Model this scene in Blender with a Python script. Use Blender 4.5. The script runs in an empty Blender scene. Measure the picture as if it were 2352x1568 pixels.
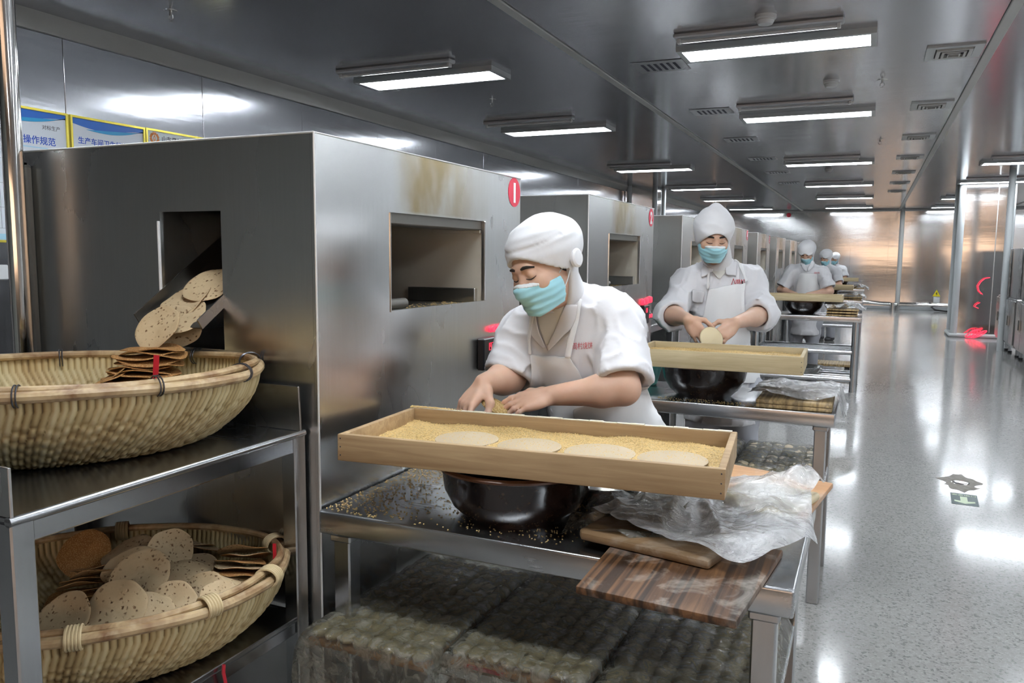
import bpy, bmesh, math, random
import numpy as np
from mathutils import Vector, Matrix, Euler
from mathutils.bvhtree import BVHTree

random.seed(7); np.random.seed(7)
scene = bpy.context.scene
col = scene.collection
PI = math.pi

# ------------------------------------------------------------------ camera
FPX = 1828.4
YAW, PITCH, ROLL = math.radians(24.19), math.radians(6.17), math.radians(-0.48)
CAM_Z = 1.45
def cam_axes():
    cy, sy = math.cos(YAW), math.sin(YAW)
    fw = Vector((-sy*math.cos(PITCH), cy*math.cos(PITCH), -math.sin(PITCH)))
    r = Vector((cy, sy, 0)); d = fw.cross(r)
    cr, sr = math.cos(ROLL), math.sin(ROLL)
    return cr*r + sr*d, -sr*r + cr*d, fw
CR, CD, CF = cam_axes()
camd = bpy.data.cameras.new('camera'); cam = bpy.data.objects.new('camera', camd); col.objects.link(cam)
camd.sensor_fit = 'HORIZONTAL'; camd.sensor_width = 36.0
camd.lens = 36.0*FPX/2352.0; camd.clip_start = 0.02; camd.clip_end = 200
m3 = Matrix((CR, -CD, -CF)).transposed()
cam.matrix_world = Matrix.Translation((0, 0, CAM_Z)) @ m3.to_4x4()
scene.camera = cam

# measuring aids: turn a pixel of the 2352x1568 photograph into a place in the room
def ray(x, y): return CR*((x-1176)/FPX) + CD*((y-784)/FPX) + CF
C0 = Vector((0, 0, CAM_Z))
def az(x, y, z): v = ray(x, y); return C0 + v*((z-CAM_Z)/v.z)
def ax(x, y, X): v = ray(x, y); return C0 + v*(X/v.x)
def ay(x, y, Y): v = ray(x, y); return C0 + v*(Y/v.y)
def ad(x, y, d): return C0 + ray(x, y)*d

# ------------------------------------------------------------------ world, exposure
world = bpy.data.worlds.new('world'); scene.world = world; world.use_nodes = True
bg = world.node_tree.nodes['Background']
bg.inputs[0].default_value = (1.0, 0.66, 0.44, 1); bg.inputs[1].default_value = 1.7
vs = scene.view_settings
vs.view_transform = 'Standard'; vs.look = 'None'; vs.gamma = 1.0; vs.use_curve_mapping = False
vs.exposure = 0.95
cy = scene.cycles
cy.max_bounces = 4; cy.diffuse_bounces = 2; cy.glossy_bounces = 3; cy.transmission_bounces = 4; cy.transparent_max_bounces = 10
cy.caustics_reflective = False; cy.caustics_refractive = False; cy.use_adaptive_sampling = True; cy.adaptive_threshold = 0.2
cy.sample_clamp_indirect = 6.0
LED = 17.0          # emission of the ceiling panel lights

# ------------------------------------------------------------------ helpers
def link(o, parent=None):
    col.objects.link(o)
    if parent is not None: o.parent = parent
    return o
def tag(o, label=None, cat=None, group=None, kind=None):
    if label: o['label'] = label
    if cat: o['category'] = cat
    if group: o['group'] = group
    if kind: o['kind'] = kind
    return o
def thing(name, label, cat, loc=(0,0,0), rot=(0,0,0), group=None):
    o = bpy.data.objects.new(name, None); o.empty_display_size = 0.05
    o.location = loc; o.rotation_euler = rot if not isinstance(rot, (int, float)) else (0,0,rot)
    link(o); return tag(o, label, cat, group)
def copy_tree(o, parent=None):
    c = o.copy(); link(c, parent)
    if parent is not None: c.matrix_parent_inverse = o.matrix_parent_inverse.copy()
    for ch in o.children: copy_tree(ch, c)
    return c

def mesh_obj(name, V, F, mat, parent=None, smooth=None, mats=None, mi=None):
    me = bpy.data.meshes.new(name)
    if isinstance(V, np.ndarray):
        V = np.ascontiguousarray(V, dtype=np.float32); F = np.ascontiguousarray(F, dtype=np.int32)
        n, k = F.shape
        me.vertices.add(len(V)); me.vertices.foreach_set('co', V.ravel())
        me.loops.add(n*k); me.loops.foreach_set('vertex_index', F.ravel())
        me.polygons.add(n); me.polygons.foreach_set('loop_start', np.arange(0, n*k, k, dtype=np.int32))
        me.update(calc_edges=True)
    else:
        me.from_pydata([tuple(v) for v in V], [], F)
    if mats:
        for m in mats: me.materials.append(m)
        if mi is not None: me.polygons.foreach_set('material_index', mi)
    elif mat is not None: me.materials.append(mat)
    if smooth is not None:
        me.polygons.foreach_set('use_smooth', [True]*len(me.polygons))
        if smooth < 3.1: me.set_sharp_from_angle(angle=smooth)
    me.update()
    return link(bpy.data.objects.new(name, me), parent)

class MB:
    """collects shapes; build() links them as one mesh object"""
    def __init__(s): s.bm = bmesh.new()
    def _x(s, vs, M):
        if M is not None: bmesh.ops.transform(s.bm, matrix=M, verts=vs)
    def box(s, a, b, bev=0.0, M=None, seg=1):
        lo = [min(p, q) for p, q in zip(a, b)]; hi = [max(p, q) for p, q in zip(a, b)]
        c = Vector([(p+q)/2 for p, q in zip(lo, hi)]); sz = [q-p for p, q in zip(lo, hi)]
        r = bmesh.ops.create_cube(s.bm, size=1.0, matrix=Matrix.Translation(c) @ Matrix.Diagonal((*sz, 1)))
        vs = r['verts']
        if bev > 0:
            es = list({e for v in vs for e in v.link_edges})
            rb = bmesh.ops.bevel(s.bm, geom=es, offset=min(bev, min(sz)*0.49), segments=seg, affect='EDGES', profile=0.5)
            vs = list({v for f in rb['faces'] for v in f.verts} | {v for v in vs if v.is_valid})
        s._x(vs, M); return s
    def tube(s, pts, r, n=10, cap=True, M=None, closed=False):
        pts = [Vector(p) for p in pts]; rr = r if hasattr(r, '__len__') else [r]*len(pts)
        rings = []; prev = None; N = len(pts)
        for i, p in enumerate(pts):
            a = pts[(i-1) % N] if (i > 0 or closed) else p; b = pts[(i+1) % N] if (i < N-1 or closed) else p
            t = (b-a).normalized()
            if prev is None:
                u = t.orthogonal().normalized()
            else:
                u = (prev - t*prev.dot(t)); u = u.normalized() if u.length > 1e-6 else t.orthogonal().normalized()
            prev = u; w = t.cross(u)
            rings.append([s.bm.verts.new(p + (u*math.cos(2*PI*k/n) + w*math.sin(2*PI*k/n))*rr[i]) for k in range(n)])
        fs = range(N if closed else N-1)
        for i in fs:
            A, B = rings[i], rings[(i+1) % N]
            for k in range(n): s.bm.faces.new((A[k], A[(k+1) % n], B[(k+1) % n], B[k]))
        if cap and not closed:
            s.bm.faces.new(list(reversed(rings[0]))); s.bm.faces.new(rings[-1])
        s._x([v for q in rings for v in q], M); return s
    def cyl(s, a, b, r, n=20, r2=None): return s.tube([a, b], [r, r if r2 is None else r2], n)
    def lathe(s, prof, n=40, M=None, sx=1.0, sy=1.0):
        rings = []
        for (r, z) in prof:
            if r < 1e-6: rings.append([s.bm.verts.new((0, 0, z))])
            else: rings.append([s.bm.verts.new((r*sx*math.cos(2*PI*k/n), r*sy*math.sin(2*PI*k/n), z)) for k in range(n)])
        for A, B in zip(rings[:-1], rings[1:]):
            if len(A) == 1 and len(B) == 1: continue
            for k in range(n):
                k2 = (k+1) % n
                if len(A) == 1: s.bm.faces.new((A[0], B[k], B[k2]))
                elif len(B) == 1: s.bm.faces.new((A[k], A[k2], B[0]))
                else: s.bm.faces.new((A[k], A[k2], B[k2], B[k]))
        s._x([v for q in rings for v in q], M); return s
    def prism(s, poly, z0, z1, M=None):
        A = [s.bm.verts.new((x, y, z0)) for x, y in poly]; B = [s.bm.verts.new((x, y, z1)) for x, y in poly]
        n = len(poly)
        s.bm.faces.new(list(reversed(A))); s.bm.faces.new(B)
        for k in range(n): s.bm.faces.new((A[k], A[(k+1) % n], B[(k+1) % n], B[k]))
        s._x(A+B, M); return s
    def quad(s, *p):
        s.bm.faces.new([s.bm.verts.new(q) for q in p]); return s
    def holed(s, u0, u1, v0, v1, hu0, hu1, hv0, hv1, t, place):
        """sheet u0..u1 x v0..v1 with a rectangular hole, thickness t; place(u, v, w) -> point"""
        us = [u0, hu0, hu1, u1]; vv = [v0, hv0, hv1, v1]
        G = [[[s.bm.verts.new(place(u, v, w)) for v in vv] for u in us] for w in (0, t)]
        def q(*k): s.bm.faces.new(k)
        for i in range(3):
            for j in range(3):
                if i == 1 and j == 1: continue
                for w in (0, 1):
                    g = G[w]; q(g[i][j], g[i+1][j], g[i+1][j+1], g[i][j+1])
        for (i, j, i2, j2) in [(1,1,2,1),(2,1,2,2),(2,2,1,2),(1,2,1,1)]: q(G[0][i][j], G[0][i2][j2], G[1][i2][j2], G[1][i][j])
        ring = [(0,0),(1,0),(2,0),(3,0),(3,1),(3,2),(3,3),(2,3),(1,3),(0,3),(0,2),(0,1)]
        for (a, b) in zip(ring, ring[1:]+ring[:1]): q(G[0][a[0]][a[1]], G[0][b[0]][b[1]], G[1][b[0]][b[1]], G[1][a[0]][a[1]])
        return s
    def build(s, name, mat, parent=None, smooth=0.6):
        bmesh.ops.recalc_face_normals(s.bm, faces=s.bm.faces)
        me = bpy.data.meshes.new(name); s.bm.to_mesh(me); s.bm.free()
        if mat is not None: me.materials.append(mat)
        if smooth is not None:
            me.polygons.foreach_set('use_smooth', [True]*len(me.polygons)); me.set_sharp_from_angle(angle=smooth)
        return link(bpy.data.objects.new(name, me), parent)

def box_obj(name, a, b, mat, parent=None, bev=0.002):
    return MB().box(a, b, bev).build(name, mat, parent)

# ------------------------------------------------------------------ materials
class NT:
    def __init__(s, name):
        s.m = bpy.data.materials.new(name); s.m.use_nodes = True
        s.t = s.m.node_tree; s.b = s.t.nodes['Principled BSDF']
    def n(s, kind, **kw):
        nd = s.t.nodes.new(kind)
        for k, v in kw.items():
            if hasattr(nd, k): setattr(nd, k, v)
            else: nd.inputs[k.replace('_', ' ')].default_value = v
        return nd
    def l(s, a, b): s.t.links.new(a, b)
    def coord(s, scale=(1,1,1), out='Object', rot=(0,0,0)):
        tc = s.n('ShaderNodeTexCoord'); mp = s.n('ShaderNodeMapping')
        mp.inputs['Scale'].default_value = scale; mp.inputs['Rotation'].default_value = rot
        s.l(tc.outputs[out], mp.inputs['Vector']); return mp.outputs['Vector']
    def noise(s, vec, scale, detail=3, rough=0.5, dist=0.0):
        nd = s.n('ShaderNodeTexNoise'); nd.inputs['Scale'].default_value = scale
        nd.inputs['Detail'].default_value = detail; nd.inputs['Roughness'].default_value = rough
        nd.inputs['Distortion'].default_value = dist
        s.l(vec, nd.inputs['Vector']); return nd.outputs['Fac']
    def ramp(s, fac, stops):
        r = s.n('ShaderNodeValToRGB'); e = r.color_ramp.elements
        while len(e) < len(stops): e.new(0.5)
        for k, (p, c) in enumerate(stops):
            e[k].position = p; e[k].color = (*c, 1) if len(c) == 3 else c
        s.l(fac, r.inputs['Fac']); return r.outputs['Color']
    def rng(s, fac, a, b, lo=0.0, hi=1.0):
        r = s.n('ShaderNodeMapRange'); r.inputs['From Min'].default_value = lo; r.inputs['From Max'].default_value = hi
        r.inputs['To Min'].default_value = a; r.inputs['To Max'].default_value = b
        s.l(fac, r.inputs['Value']); return r.outputs['Result']
    def mix(s, fac, a, b, mode='MIX'):
        r = s.n('ShaderNodeMix', data_type='RGBA', blend_type=mode)
        if isinstance(fac, float): r.inputs[0].default_value = fac
        else: s.l(fac, r.inputs[0])
        for k, v in ((6, a), (7, b)):
            if isinstance(v, tuple): r.inputs[k].default_value = (*v, 1)
            else: s.l(v, r.inputs[k])
        return r.outputs[2]
    def bump(s, h, strength=0.2, dist=0.01):
        b = s.n('ShaderNodeBump'); b.inputs['Strength'].default_value = strength; b.inputs['Distance'].default_value = dist
        s.l(h, b.inputs['Height']); s.l(b.outputs['Normal'], s.b.inputs['Normal'])
    def set(s, **kw):
        for k, v in kw.items():
            k = k.replace('_', ' ')
            if hasattr(v, 'is_output'): s.l(v, s.b.inputs[k])
            else: s.b.inputs[k].default_value = (*v, 1) if isinstance(v, tuple) and len(v) == 3 and 'Radius' not in k else v
        return s

def plain(name, colr, rough=0.5, metal=0.0, **kw):
    t = NT(name); t.set(Base_Color=colr, Roughness=rough, Metallic=metal, **kw); return t.m
def emit(name, colr, strength):
    t = NT(name); t.set(Base_Color=(0.02,0.02,0.02), Emission_Color=colr, Emission_Strength=strength); return t.m
def steel(name, base=(0.62,0.62,0.61), rough=0.28, scale=(22,22,0.6), var=0.05, bmp=0.006, big=0.12, bigs=1.3, tint=None):
    """brushed stainless sheet: fine grain along one axis, faint smears"""
    t = NT(name); v = t.coord(scale); g = t.noise(v, 6.0, 4, 0.6)
    v2 = t.coord((1,1,0.6)); b = t.noise(v2, bigs, 4, 0.55, 0.4)
    c = t.mix(t.rng(g, 0.0, 1.0, 0.3, 0.7), tuple(x*0.97 for x in base), tuple(min(1, x*1.03) for x in base))
    if tint: c = t.mix(t.rng(b, 0.0, 0.8, 0.52, 0.75), c, tint)
    ad_ = t.n('ShaderNodeMath', operation='ADD'); t.l(t.rng(g, -var/2, var/2), ad_.inputs[0]); t.l(t.rng(b, rough-big/2, rough+big/2, 0.25, 0.75), ad_.inputs[1])
    t.set(Base_Color=c, Metallic=1.0, Roughness=ad_.outputs[0]); t.bump(g, bmp, 0.002)
    return t.m
M = {}
M['steel'] = steel('brushed_steel')
M['oven'] = steel('oven_steel', (0.60,0.60,0.59), 0.27, (22,22,0.5), 0.006, 0.0, 0.12, 1.6, (0.54,0.525,0.475))
M['table'] = steel('table_steel', (0.52,0.53,0.54), 0.26, (0.5,22,22), 0.05, 0.006, 0.12, 3.0)
M['leg'] = steel('leg_steel', (0.50,0.51,0.52), 0.24, (22,22,0.5), 0.05, 0.006)
M['chrome'] = plain('polished_steel', (0.66,0.65,0.62), 0.10, 1.0)
M['darksteel'] = steel('sooty_steel', (0.20,0.19,0.17), 0.5, (30,30,3), 0.1, 0.05)
M['edge'] = plain('edge_highlight', (0.80,0.80,0.79), 0.4, 0.5)  # paler than the oven sheet: edge highlight put into the colour
M['black'] = plain('black_plastic', (0.012,0.012,0.014), 0.35)
M['white_trim'] = plain('white_trim', (0.62,0.65,0.66), 0.35)
M['grey_trim'] = plain('grey_trim', (0.56,0.56,0.54), 0.4)
M['white_plastic'] = plain('white_plastic', (0.75,0.76,0.76), 0.4)
M['red'] = plain('red_print', (0.75,0.03,0.07), 0.4)
M['white_print'] = plain('white_print', (0.9,0.9,0.9), 0.4)
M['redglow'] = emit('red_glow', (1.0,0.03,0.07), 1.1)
M['lamp_body'] = plain('lamp_body', (0.55,0.56,0.58), 0.35, 0.3)
M['led'] = emit('led_diffuser', (0.88,0.94,1.0), LED)

def wall_steel():
    t = NT('wall_steel'); v = t.coord((1,24,0.5)); g = t.noise(v, 5.0, 4, 0.6)
    w = t.noise(t.coord((0.5,0.35,3.0)), 1.6, 3, 0.5, 0.3)
    cx = t.n('ShaderNodeCombineXYZ'); cx.inputs[1].default_value = 1.0; t.l(cx.outputs[0], t.b.inputs['Tangent'])
    t.set(Base_Color=(0.47,0.475,0.50), Metallic=1.0, Anisotropic=0.8, Roughness=t.rng(g, 0.17, 0.22, 0.3, 0.7))
    t.bump(w, 0.10, 0.02); return t.m
M['wall'] = wall_steel()
def back_steel():
    t = NT('back_wall_steel'); w = t.noise(t.coord((0.5,0.5,5.0)), 1.6, 3, 0.5, 0.3)
    t.set(Base_Color=(0.64,0.64,0.64), Metallic=1.0, Roughness=0.11)
    t.bump(w, 0.025, 0.03); return t.m
M['back'] = back_steel()
def ceil_mat():
    t = NT('ceiling_sheet'); w = t.noise(t.coord((0.5,2.2,1)), 1.2, 3, 0.5, 0.2); g = t.noise(t.coord((1.2,40,1)), 4, 3)
    t.set(Base_Color=(0.56,0.565,0.595), Metallic=0.75, Roughness=t.rng(g, 0.13, 0.20, 0.3, 0.7), Specular_IOR_Level=0.5)
    t.bump(w, 0.10, 0.02); return t.m
M['ceiling'] = ceil_mat()
def floor_mat():
    t = NT('terrazzo_floor'); v = t.coord()
    vo = t.n('ShaderNodeTexVoronoi'); vo.inputs['Scale'].default_value = 115; t.l(v, vo.inputs['Vector'])
    sep = t.n('ShaderNodeSeparateColor'); t.l(vo.outputs['Color'], sep.inputs[0])
    spec = t.ramp(sep.outputs[0], [(0.0, (0.13,0.13,0.135)), (0.10, (0.20,0.20,0.20)), (0.17, (0.345,0.338,0.322)), (0.7, (0.405,0.398,0.38)), (1.0, (0.49,0.482,0.465))])
    fine = t.noise(v, 220, 2, 0.5); c1 = t.mix(t.rng(fine, 0, 1, 0.35, 0.8), spec, (0.33,0.322,0.306))
    big = t.noise(v, 0.9, 5, 0.6, 0.5); c2 = t.mix(t.rng(big, 0.0, 0.45, 0.35, 0.75), c1, (0.26,0.254,0.243))
    t.set(Base_Color=c2, Roughness=t.rng(big, 0.10, 0.19, 0.3, 0.75), Specular_IOR_Level=0.62, Coat_Weight=0.25, Coat_Roughness=0.08)
    w = t.noise(t.coord((1,1,1)), 2.4, 3); t.bump(w, 0.03, 0.02); return t.m
M['floor'] = floor_mat()

# ------------------------------------------------------------------ the room
X0, X1, Y0, Y1, ZC = -4.6, 5.4, -6.0, 25.4, 2.85
ORD = ['nearest', 'second', 'third', 'fourth', 'fifth', 'sixth', 'seventh', 'eighth', 'ninth']

tag(box_obj('floor', (X0-0.3, Y0-0.3, -0.12), (X1+0.3, Y1+0.3, 0.0), M['floor'], bev=0), 'polished grey terrazzo floor with dark specks', kind='structure')
tag(box_obj('ceiling', (X0-0.3, Y0-0.3, ZC), (X1+0.3, Y1+0.3, ZC+0.1), M['ceiling'], bev=0), 'dark grey glossy sheet metal ceiling', kind='structure')
wl = tag(box_obj('wall_left', (X0-0.25, Y0, 0), (X0-0.012, Y1, ZC), M['wall'], bev=0), 'stainless steel panelled wall behind the ovens', kind='structure')
y = 1.15
edges = [Y0, -4.7, -3.5, -2.35, -1.2, 0, 1.15, 2.3, 3.47, 4.59, 5.73, 6.90, 8.07, 9.3, 10.5, 11.7, 12.9, 14.1, 15.3, 16.5, 17.7, 18.9, 20.1, 21.3, 22.5, 23.7, Y1]
for a, b in zip(edges[:-1], edges[1:]):
    box_obj('panel', (X0-0.012, a+0.002, 0.0), (X0, b-0.002, ZC-0.002), M['wall'], wl, 0.0015)
wb = tag(box_obj('wall_back', (X0, Y1+0.012, 0), (X1, Y1+0.25, ZC), M['back'], bev=0), 'mirror-like stainless steel end wall of the hall', kind='structure')
xs = [X0 + 1.0*k for k in range(11)]
for a, b in zip(xs[:-1], xs[1:]):
    box_obj('panel', (a+0.003, Y1, 0.0), (b-0.003, Y1+0.012, ZC-0.002), M['back'], wb, 0.002)
M['white_wall'] = plain('white_panel', (0.78,0.80,0.82), 0.35)
tag(box_obj('wall_right', (X1, Y0, 0), (X1+0.25, Y1, ZC), M['white_wall'], bev=0), 'white panelled wall on the far side of the aisle', kind='structure')
M['front_wall'] = plain('dim_wall', (0.10,0.10,0.095), 0.6); M['blocker_wall'] = plain('blocker_paint', (0.36,0.36,0.34), 0.6)
# wall behind the photographer with the window band that lets in the evening light
wf = MB(); WX0, WX1, WZ0, WZ1 = -2.2, 5.0, 1.2, 2.3
wf.holed(X0, X1, 0, ZC, WX0, WX1, WZ0, WZ1, -0.2, lambda u, v, w: (u, Y0+w, v))
wf = tag(wf.build('wall_front', M['front_wall']), 'steel wall with a long window behind the photographer', kind='structure')
w1 = MB()
for k in range(7):
    x = WX0 + (WX1-WX0)*k/6; w1.box((x-0.025, Y0-0.15, WZ0), (x+0.025, Y0-0.05, WZ1))
w1.box((WX0, Y0-0.15, WZ0), (WX1, Y0-0.05, WZ0+0.04)); w1.box((WX0, Y0-0.15, WZ1-0.04), (WX1, Y0-0.05, WZ1))
tag(w1.build('window_1', M['white_trim']), 'long window band in the wall behind the photographer', kind='structure')

tag(box_obj('wall_blocker', (X0, -1.1, 0), (-2.0, -1.0, ZC), M['blocker_wall'], bev=0), 'unseen partition added behind the photographer to keep window reflections off the ovens', kind='structure')  # added out of view to block window reflections on the oven sides

# mouldings and joint strips of the ceiling
tm = MB().tube([(X0+0.012, Y0, ZC-0.085), (X0+0.012, Y1, ZC-0.085)], 0.012, 8)
tm.prism([(0, 0), (0.075, 0), (0.07, -0.025), (0.03, -0.075), (0.02, -0.10), (0, -0.10)], 0, Y1-Y0, Matrix.Translation((X0, Y0, ZC)) @ Matrix.Rotation(PI/2, 4, 'X') @ Matrix.Scale(-1, 4, (0,0,1)))
tag(tm.build('trim_1', M['grey_trim']), 'grey cove moulding between the left wall and ceiling', kind='structure')
for k, x in enumerate((-1.97, 0.65, 3.3)):
    tag(box_obj('trim_%d' % (k+2), (x-0.032, Y0, ZC-0.012), (x+0.032, Y1, ZC), M['grey_trim'], bev=0.004),
        ['pale joint strip along the ceiling above the ovens', 'pale joint strip along the ceiling above the aisle', 'pale joint strip along the ceiling beyond the pillar'][k], kind='structure')
tag(box_obj('trim_5', (X0, Y1-0.05, ZC-0.06), (X1, Y1, ZC), M['grey_trim'], bev=0.01), 'moulding along the top of the end wall', kind='structure')
tag(box_obj('baseboard_back', (X0, Y1-0.03, 0), (X1, Y1, 0.09), M['white_trim'], bev=0.01), 'pale skirting along the foot of the end wall', kind='structure')
tag(MB().cyl((0.72, Y1-0.06, 0), (0.72, Y1-0.06, ZC), 0.06, 16).build('trim_6', M['grey_trim']), 'pale round corner post on the end wall', kind='structure')

# clad pillar on the aisle's far side
PX0, PX1, PY0, PY1 = 1.46, 2.26, 17.0, 17.8
pl = tag(box_obj('pillar', (PX0, PY0, 0), (PX1, PY1, ZC), M['back'], bev=0), 'square pillar clad in mirror-like steel beside the aisle', kind='structure')
for (x, yy) in ((PX0, PY0), (PX1, PY0), (PX0, PY1), (PX1, PY1)):
    MB().cyl((x, yy, 0), (x, yy, ZC-0.001), 0.058, 16).build('corner_post', M['white_trim'], pl)
MB().box((PX0+0.57, PY0-0.004, 0.1), (PX0+0.585, PY0+0.001, ZC)).build('seam_strip', M['grey_trim'], pl)
MB().box((PX0-0.09, PY0-0.09, 0), (PX1+0.09, PY1+0.09, 0.07), 0.03, seg=3).build('baseboard', M['white_trim'], pl)

pl2 = tag(box_obj('pillar', (-4.59, 15.7, 0), (-3.98, 16.4, ZC), M['back'], bev=0), 'steel-clad pillar against the left wall behind the ovens', kind='structure')
for (x, yy) in ((-4.5, 15.7), (-3.98, 15.7), (-3.98, 16.4)): MB().cyl((x, yy, 0), (x, yy, ZC-0.001), 0.05, 14).build('corner_post', M['white_trim'], pl2)

# handrail on the end wall
hr = thing('handrail', 'steel bumper rail along the foot of the end wall', 'rail', (0, Y1-0.12, 0.20))
MB().tube([(-4.2, 0, 0), (-0.2, 0, 0), (0.25, -0.02, -0.04), (0.6, -0.06, -0.05), (0.72, -0.09, -0.05)], 0.05, 12).build('rail_pipe', M['chrome'], hr)
MB().tube([(0.75, -0.09, -0.05), (2.6, -0.09, -0.05)], 0.05, 12).build('rail_pipe', M['chrome'], hr)
MB().cyl((0.6, -0.05, -0.20), (0.6, -0.05, 0.0), 0.075, 14).build('post', M['chrome'], hr)
for x in (-3.6, -2.4, -1.2, 1.6, 2.4): MB().cyl((x, -0.02, -0.02), (x, 0.12, -0.02), 0.018, 8).build('bracket', M['chrome'], hr)
# electrical warning sign, plate and cable on the end wall
sg = thing('warning_sign', 'yellow triangular electrical warning sign on the end wall', 'sign', (1.70, Y1-0.001, 0.40))
M['yellow'] = plain('warning_yellow', (0.85,0.72,0.02), 0.4)
MB().prism([(-0.10,-0.0),(0.10,-0.0),(0,0.19)], 0, 0.006, Matrix.Rotation(PI/2, 4, 'X')).build('plate', M['yellow'], sg)
MB().prism([(0.0,0.12),(-0.024,0.064),(0.0,0.066),(-0.01,0.016),(0.026,0.08),(0.003,0.078),(0.018,0.12)], 0.006, 0.009, Matrix.Rotation(PI/2, 4, 'X')).build('flash_mark', M['black'], sg)
tag(box_obj('socket_plate', (1.63, Y1-0.03, 0.22), (1.79, Y1, 0.38), M['white_plastic'], bev=0.006), 'white socket plate beneath the yellow warning sign', 'socket')
tag(MB().tube([(1.55, Y1-0.06, 0.21), (1.57, Y1-0.2, 0.12), (1.66, Y1-0.4, 0.04), (1.9, Y1-0.6, 0.025), (2.4, Y1-0.7, 0.025)], 0.022, 8).build('power_cable', M['black']), 'black power cable sagging below the bumper rail', 'cable')
tag(MB().lathe([(0.0,-0.05),(0.05,-0.04),(0.065,0.0)], 16, Matrix.Translation((-2.35, Y1-0.01, 2.72)) @ Matrix.Rotation(PI/2, 4, 'X')).lathe([(0.065,0.0),(0.065,0.01),(0,0.01)], 16, Matrix.Translation((-2.35, Y1-0.01, 2.72)) @ Matrix.Rotation(PI/2, 4, 'X')).build('alarm_bell', M['red']), 'round red fire alarm high on the end wall', 'alarm')

# ------------------------------------------------------------------ ceiling lights, lamps, vents
def led_light(x, yy, where, group, L=1.16, W=0.28):
    t = thing('panel_light', where, 'ceiling light', (x, yy, ZC), group=group)
    MB().holed(-L/2-0.035, L/2+0.035, -W/2-0.035, W/2+0.035, -L/2, L/2, -W/2, W/2, -0.036, lambda u, v, w: (u, v, w)).build('frame', M['white_trim'], t)
    box_obj('diffuser', (-L/2, -W/2, -0.033), (L/2, W/2, -0.003), M['led'], t, 0)
    return t
def uv_lamp(x, yy, where, group, L=1.0):
    t = thing('tube_lamp', where, 'lamp', (x, yy, ZC), group=group)
    MB().box((-L/2, -0.045, -0.03), (L/2, 0.045, -0.0), 0.008).build('housing', M['lamp_body'], t)
    MB().cyl((-L/2+0.03, 0, -0.046), (L/2-0.03, 0, -0.046), 0.011, 10).build('tube', M['glasstube'], t)
    for s in (-1, 1): MB().box((s*(L/2-0.03)-0.012, -0.02, -0.058), (s*(L/2-0.03)+0.012, 0.02, -0.028), 0.004).build('socket', M['white_plastic'], t)
    return t
M['glasstube'] = plain('lamp_tube', (0.82,0.84,0.86), 0.08, Coat_Weight=0.5)
rows = [5.65, 8.45, 12.75, 16.6, 20.1, 23.9]
for c, (x, cn) in enumerate(((-3.26, 'over the ovens'), (-0.66, 'over the work tables'), (1.97, 'beyond the aisle'))):
    ys = list(rows) if c < 2 else [5.65, 8.45, 13.5, 16.72, 21.0, 24.4]
    for k, yy in enumerate(ys):
        led_light(x, yy, '%s glowing white panel light in the row %s' % (ORD[k], cn), 'ceiling panel lights')
        uv_lamp(x-0.06, yy-0.45-(0.25 if k else 0), 'unlit tube lamp beside the %s panel light %s' % (ORD[k], cn), 'unlit tube lamps')
    for k, yy in enumerate((2.5, 0.9 if c == 1 else 0.4, -3.4)):  # first continues the row; the others are unseen panels added as fill
        if k > (0, 1, 2)[c]: continue
        led_light(x, yy, 'panel light overhead outside the picture, row %s, %s' % (cn, ['above the front work table', 'added fill above the photographer', 'added fill behind the photographer'][k]), 'ceiling panel lights')

for k, yy in enumerate((2.5, 5.65, 8.45, 12.75, 16.6, 20.1)): led_light(4.6, yy, '%s panel light of the added outermost fill row, outside the picture' % ORD[k], 'ceiling panel lights')  # unseen column added to brighten what the oven fronts reflect
M['vent_dark'] = plain('vent_dark', (0.012,0.013,0.03), 0.6)
M['vent_face'] = steel('vent_face', (0.34,0.345,0.36), 0.3)
for k, (x, yy) in enumerate(((-1.50, 5.98), (-1.49, 7.99), (-1.50, 9.98), (-1.50, 12.0), (-1.5, 14.0), (-1.5, 16.0))):
    t = thing('exhaust_grille', '%s slotted exhaust grille in the ceiling above the ovens' % ORD[k], 'vent', (x, yy, ZC), group='slotted ceiling grilles')
    box_obj('plate', (-0.19, -0.17, -0.006), (0.19, 0.17, 0), M['vent_face'], t)
    for i in range(6): box_obj('slot', (-0.125+i*0.047, -0.1, -0.0085), (-0.105+i*0.047, 0.1, -0.005), M['vent_dark'], t, 0)
for k, (x, yy) in enumerate(((0.43, 6.3), (0.42, 8.37), (0.41, 10.45), (0.40, 12.48), (0.39, 14.6), (0.39, 16.6), (0.39, 18.6))):
    t = thing('air_diffuser', '%s square air diffuser in the ceiling above the aisle' % ORD[k], 'vent', (x, yy, ZC), group='aisle air diffusers')
    MB().holed(-0.17, 0.17, -0.19, 0.19, -0.115, 0.115, -0.13, 0.13, -0.012, lambda u, v, w: (u, v, w)).build('rim', M['white_trim'], t)
    for i, s in enumerate((1.0, 0.68, 0.36)):
        MB().holed(-0.108*s, 0.108*s, -0.122*s, 0.122*s, -0.085*s, 0.085*s, -0.098*s, 0.098*s, -0.02, lambda u, v, w: (u, v, w-0.004-0.004*i)).build('louvre', M['grey_trim'], t)
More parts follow.
